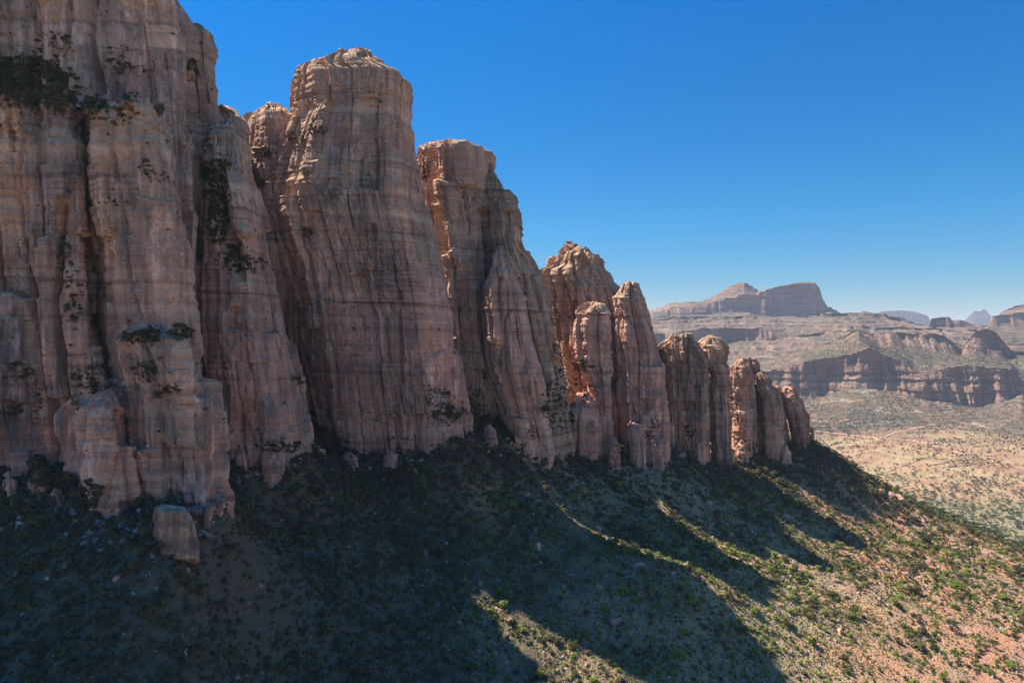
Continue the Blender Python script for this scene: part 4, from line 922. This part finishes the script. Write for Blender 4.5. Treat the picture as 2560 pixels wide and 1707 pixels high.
# --- bushes on ledges, in gullies and on the summits: (px, py, rx, ry, count, size)
LED = [(80, 212, 95, 62, 420, 1.5), (30, 190, 70, 40, 120, 1.6), (170, 265, 40, 30, 50, 1.2), (130, 110, 45, 28, 26, 1.1), (235, 262, 28, 18, 40, 1.1), (300, 150, 30, 30, 26, 1.0), (280, 285, 60, 26, 40, 1.0), (480, 180, 14, 26, 24, 1.1), (330, 180, 50, 16, 30, .8), (330, 248, 22, 12, 18, .9),
       (545, 470, 26, 70, 150, 1.3), (545, 560, 26, 60, 120, 1.3), (590, 650, 40, 32, 80, 1.2), (640, 665, 22, 20, 26, 1.0), (520, 420, 18, 40, 40, 1.1), (370, 420, 14, 22, 18, .7), (395, 445, 22, 14, 14, .6), (300, 505, 60, 8, 24, .6),
       (355, 845, 52, 16, 110, 1.0), (450, 835, 26, 18, 60, 1.1), (365, 930, 30, 26, 46, .9), (430, 975, 22, 12, 24, .8), (400, 990, 16, 8, 12, .8), (230, 950, 16, 40, 46, .8), (190, 970, 18, 50, 40, .8), (160, 640, 18, 50, 36, 1.0), (185, 750, 20, 60, 40, .9),
       (50, 930, 30, 20, 40, .9), (25, 1030, 26, 14, 30, .8), (60, 600, 20, 20, 12, .6), (95, 1000, 10, 60, 26, .7), (225, 1240, 24, 34, 80, 1.0), (110, 1195, 40, 20, 90, 1.2), (300, 990, 12, 30, 14, .7),
       (790, 330, 22, 10, 24, 1.1), (745, 345, 26, 18, 26, 1.0), (770, 590, 12, 12, 18, 1.0), (655, 462, 10, 8, 12, 1.1), (668, 385, 18, 14, 20, 1.1), (745, 955, 18, 8, 18, 1.1), (850, 1110, 18, 14, 30, 1.1), (1000, 1100, 30, 8, 10, .8),
       (1060, 430, 14, 24, 26, 1.2), (1100, 1000, 30, 30, 40, 1.3), (1190, 1010, 20, 30, 36, 1.2), (1385, 1010, 30, 50, 90, 1.2), (1420, 940, 30, 40, 60, 1.2), (1400, 880, 18, 30, 30, 1.0), (1390, 800, 14, 40, 20, .9), (1455, 915, 20, 12, 46, 1.1), (1475, 980, 16, 16, 26, 1.1),
       (1420, 1060, 26, 24, 44, 1.1), (1640, 1060, 12, 14, 18, 1.0), (1625, 1090, 10, 10, 16, .9), (1725, 1085, 12, 10, 20, 1.1), (1720, 1070, 8, 8, 10, 1.0), (1870, 1115, 22, 16, 40, 1.1), (1560, 1120, 20, 20, 26, 1.1), (1665, 872, 14, 6, 10, .8), (1480, 1070, 14, 20, 14, .9),
       (1335, 1085, 14, 14, 20, .9), (1290, 820, 12, 30, 10, .7), (1240, 900, 10, 30, 8, .7), (700, 1120, 50, 14, 60, 1.2), (1120, 1040, 40, 20, 60, 1.5)]
lp, lsz, lk = [], [], []
for (a_, b_, rx, ry, cnt, sz) in LED:
    for k in range(int(cnt * 1.6)):
        t = rs.random() * 6.283; r_ = math.sqrt(rs.random()) * (1 if rs.random() < .75 else 1.25)
        q = shoot(a_ + math.cos(t) * r_ * rx, b_ + math.sin(t) * r_ * ry)
        if not q or q[0].y > 600: continue
        loc = q[0] - q[1] * .3; lp.append(loc[:]); lsz.append(sz * .6 * math.exp(rs.normal(-.15, .45))); lk.append(rs.choice([0, 1, 2, 3, 4, 5]))
for k in range(1500):
    q = shoot(rs.uniform(0, 1900), rs.uniform(20, 1150))
    if not q or q[0].y > 600 or q[2].name == 'talus_slope' or (q[1].z < .15 and rs.random() < .75): continue
    loc = q[0] - q[1] * .15; lp.append(loc[:]); lsz.append(.35 + .75 * rs.random() ** 2); lk.append(rs.choice([0, 1, 4, 5]))
scatter('ledge_bushes', 'bushes growing in the ledges and gullies of the cliffs', np.array(lp), np.array(lsz), np.array(lk), COL['shr'], rs)
def one_bush(a_, b_, sz, lb, kind_=0):
    q = shoot(a_, b_)
    if q and q[0].y < 600: single('shrub', SHR[kind_], q[0], sz, rs, lb, 'bush', None)
one_bush(398, 292, (2.9, 2.4, 4.2), 'single round dark bush clinging to the face below the upper cliff')
one_bush(1112, 359, 1.5, 'bare little bush on the level top of the second tower', 4)
one_bush(1004, 208, 1.5, 'small bush on the right shoulder of the round tower summit', 4)
one_bush(1455, 912, 3.2, 'sunlit pale green bush at the foot of the round headed pinnacle', 6)
one_bush(1480, 922, 2.4, 'grey green bush right of the sunlit one at the round headed pinnacle', 1)
one_bush(655, 460, 3.0, 'green bush at the left edge of the round tower', 6)
one_bush(668, 392, 3.0, 'dark bush in the recess left of the round tower', 0)
print('ledges', round(time.time() - T0, 1))

# --- acacia trees on the near ridge, each with trunk and crown
NEAR = [(2300, 1228, 6.5), (2330, 1240, 6), (2268, 1222, 5), (2365, 1250, 5.5), (2395, 1262, 7), (2425, 1275, 6), (2460, 1290, 7.5), (2480, 1300, 6), (2505, 1312, 6.5), (2535, 1325, 6), (2385, 1290, 6.5), (2350, 1275, 6), (2310, 1262, 5), (2440, 1310, 7), (2490, 1340, 6),
        (2172, 1185, 4.5), (2150, 1165, 4), (2130, 1150, 4), (2110, 1133, 3.5), (2195, 1205, 5), (2212, 1212, 4.5), (2320, 1360, 8), (2300, 1350, 7), (2345, 1362, 6), (2118, 1425, 6.5), (2180, 1365, 5), (2508, 1475, 5), (2380, 1575, 5.5), (2260, 1425, 5), (2400, 1400, 5), (2330, 1620, 4.5), (2485, 1620, 4.5),
        (2040, 1255, 4.5), (2160, 1325, 4), (2240, 1300, 5), (2290, 1305, 5), (2230, 1275, 4.5), (2020, 1262, 4), (1985, 1247, 4), (2548, 1440, 6), (2550, 1370, 6), (2420, 1330, 6)]
for k, (a_, b_, w) in enumerate(NEAR):
    q = None
    for dy in (0, 6, 12, 20, 30, 45):
        q = shoot(a_, b_ + dy)
        if q and q[0].y < 620 and q[2].name.startswith('talus'): break
        q = None
    if not q: continue
    cr, tr, both = AC[k % 3]
    root = bpy.data.objects.new('acacia_tree', None); C.objects.link(root); root.location = q[0]; root.empty_display_size = 1
    hgt = w * (.55 + .2 * rs.random()); root.scale = (w / 1.9, w / 1.9, hgt); root.rotation_euler = (rs.normal(0, .05), rs.normal(0, .05), rs.random() * 6.28)
    onr = a_ > 2100 and b_ < 1345
    tag(root, 'flat crowned acacia on the crest of the near ridge' if onr else 'flat crowned acacia standing on the open sunny slope', 'tree', 'acacias on the near ridge' if onr else 'acacias on the sunny slope')
    for nm, me in (('trunk', tr), ('crown', cr)):
        c_ = bpy.data.objects.new(nm, me); C.objects.link(c_); c_.parent = root

# --- valley trees and scrub
far_t, far_s = [], []
va = 0
for k in range(9500):
    D = 1080 + 1300 * rs.random() ** 1.1; a_ = rs.uniform(1780, 2620); X = (a_ - HX) / F * D
    if vn3(np.array([X / 90.]), np.array([D / 90.]), np.array([0.]), 5)[0] + (1560 - D) / 420 < rs.uniform(-.9, .8): continue
    q = drop(X, D)
    if q and q[1].name.startswith('valley'): far_t.append(q[0][:])
far_t = np.array(far_t); fsz = 2.4 + 2.2 * rs.random(len(far_t))
fa = np.argsort(-np.where((to_px(far_t)[1] < 1400) & (to_px(far_t)[0] < 2560), fsz / far_t[:, 1], 0))[:140]
mk = np.ones(len(far_t), bool); mk[fa] = False
def vlab(p):
    a_, b_ = to_px(np.array(p))
    if b_ > 1290: return 'small acacia on the green flat beyond the crest, low at the right edge' if a_ > 2420 else 'small acacia just beyond the crest of the near ridge'
    return ('small acacia on the golden fields at the right' if a_ > 2330 else 'small acacia on the tan ground left of the golden fields') if b_ < 1215 else ('small acacia on the flat below the golden fields, right side' if a_ > 2330 else 'small acacia on the flat below the golden fields, left side')
for i in fa:
    single('acacia_tree', AC[i % 3][2], far_t[i], (fsz[i], fsz[i], fsz[i] * 1.1), rs, vlab(far_t[i]), 'tree', 'acacias on the valley floor', .05)
scatter('valley_trees', 'acacias scattered thinly over the dry valley', far_t[mk], fsz[mk], rs.integers(0, 3, mk.sum()), COL['ac'], rs)
for k in range(11000):
    D = 1500 + 1900 * rs.random(); a_ = rs.uniform(1820, 2640); X = (a_ - HX) / F * D
    if vn3(np.array([X / 120.]), np.array([D / 120.]), np.array([0.]), 6)[0] < rs.uniform(-.9, .6): continue
    q = drop(X, D)
    if q and q[1].name.startswith('valley') and q[0].z > -338: far_s.append(q[0][:])
far_s = np.array(far_s)
scatter('valley_scrub', 'scrub speckling the far valley sides', far_s, 1.8 + 2.0 * rs.random(len(far_s)) ** 2, rs.integers(0, 4, len(far_s)), COL['shr'], rs)
print('valley', len(far_t), len(far_s), round(time.time() - T0, 1))

# --- tracks and field walls in the valley
M_TRACK = flat_material('track_dust', (.42, .20, .13), (.48, .28, .19), .02)
M_WALLS = flat_material('field_wall_stone', (.12, .09, .07), (.22, .17, .13), .1)
def ribbon(name, label, pts, w, mat, lift, kind='structure', cat=None, high=0.0):
    xs = np.interp(np.linspace(0, 1, 90), np.linspace(0, 1, len(pts)), [q[0] for q in pts]); ys = np.interp(np.linspace(0, 1, 90), np.linspace(0, 1, len(pts)), [q[1] for q in pts])
    P3 = []
    for a_, b_ in zip(xs, ys):
        q = shoot(a_, b_)
        if q and q[0].y > 900: P3.append(np.array(q[0][:]))
    if len(P3) < 4: return
    P3 = np.array(P3); P3[1:-1] = (P3[:-2] + P3[1:-1] + P3[2:]) / 3
    t = np.gradient(P3[:, :2], axis=0); t /= np.linalg.norm(t, axis=1, keepdims=True) + 1e-9; nrm = np.stack([-t[:, 1], t[:, 0]], -1)
    rows = []
    for u_ in np.linspace(-1, 1, 5):
        pp = P3.copy(); pp[:, :2] += nrm * u_ * w / 2
        for i in range(len(pp)):
            q = drop(pp[i, 0], pp[i, 1], 0.0)
            if q: pp[i, 2] = q[0].z
        pp[:, 2] = np.maximum(pp[:, 2], P3[:, 2] - 3) + lift + (high if abs(u_) < .9 else 0); rows.append(pp)
    o = grid_mesh(name, np.array(rows).reshape(-1, 3), 5, len(P3), False, mat, smooth=False)
    tag(o, label, cat, None, kind)
ribbon('dirt_track', 'pink dirt track crossing the foot of the far ridge', [(2030, 1077), (2131, 1089), (2204, 1095), (2294, 1103), (2359, 1121), (2400, 1133), (2470, 1150), (2559, 1174)], 11, M_TRACK, .9)
ribbon('dirt_track', 'narrow dirt track climbing the far slope', [(2206, 1094), (2240, 1080), (2280, 1072), (2347, 1058)], 7, M_TRACK, .9)
ribbon('dirt_track', 'thin pale path high on the far slope', [(2020, 1050), (2060, 1054), (2090, 1055), (2122, 1048)], 6, M_TRACK, .9)
FG = 'dry stone field walls'
for lb, pp in (('long dark field wall across the golden fields', [(2314, 1165), (2360, 1158), (2400, 1150)]), ('lower dark field wall in the golden fields', [(2370, 1168), (2420, 1163), (2450, 1157)]),
               ('short dark field wall by the red mound', [(2290, 1150), (2330, 1146), (2355, 1148)]), ('curved field wall above the valley floor', [(2220, 1180), (2260, 1165), (2300, 1150)])):
    ribbon('field_wall', lb, pp, 2.2, M_WALLS, .1, 'thing', 'wall', 1.3)
print('tracks', round(time.time() - T0, 1))

if HAZE_ON:
    z0, z1, w = -364.0, 330.0, 17500.0
    V = np.array([(x, y, z) for z in (z0, z1) for y in (-w, w) for x in (-w, w)])
    hz = poly_mesh('haze', V, np.array([[0, 2, 3, 1], [4, 5, 7, 6], [0, 1, 5, 4], [2, 6, 7, 3], [0, 4, 6, 2], [1, 3, 7, 5]]), M_ROCK)
    m = bpy.data.materials.new('air'); m.use_nodes = True; m.node_tree.nodes.clear()
    out = m.node_tree.nodes.new('ShaderNodeOutputMaterial'); pv = m.node_tree.nodes.new('ShaderNodeVolumePrincipled')
    pv.inputs['Color'].default_value = (.60, .72, .88, 1); pv.inputs['Density'].default_value = HAZE; pv.inputs['Anisotropy'].default_value = .0
    m.node_tree.links.new(pv.outputs[0], out.inputs['Volume'])
    hz.data.materials.clear(); hz.data.materials.append(m)
    tag(hz, 'thin blue haze filling the valley air', kind='stuff')
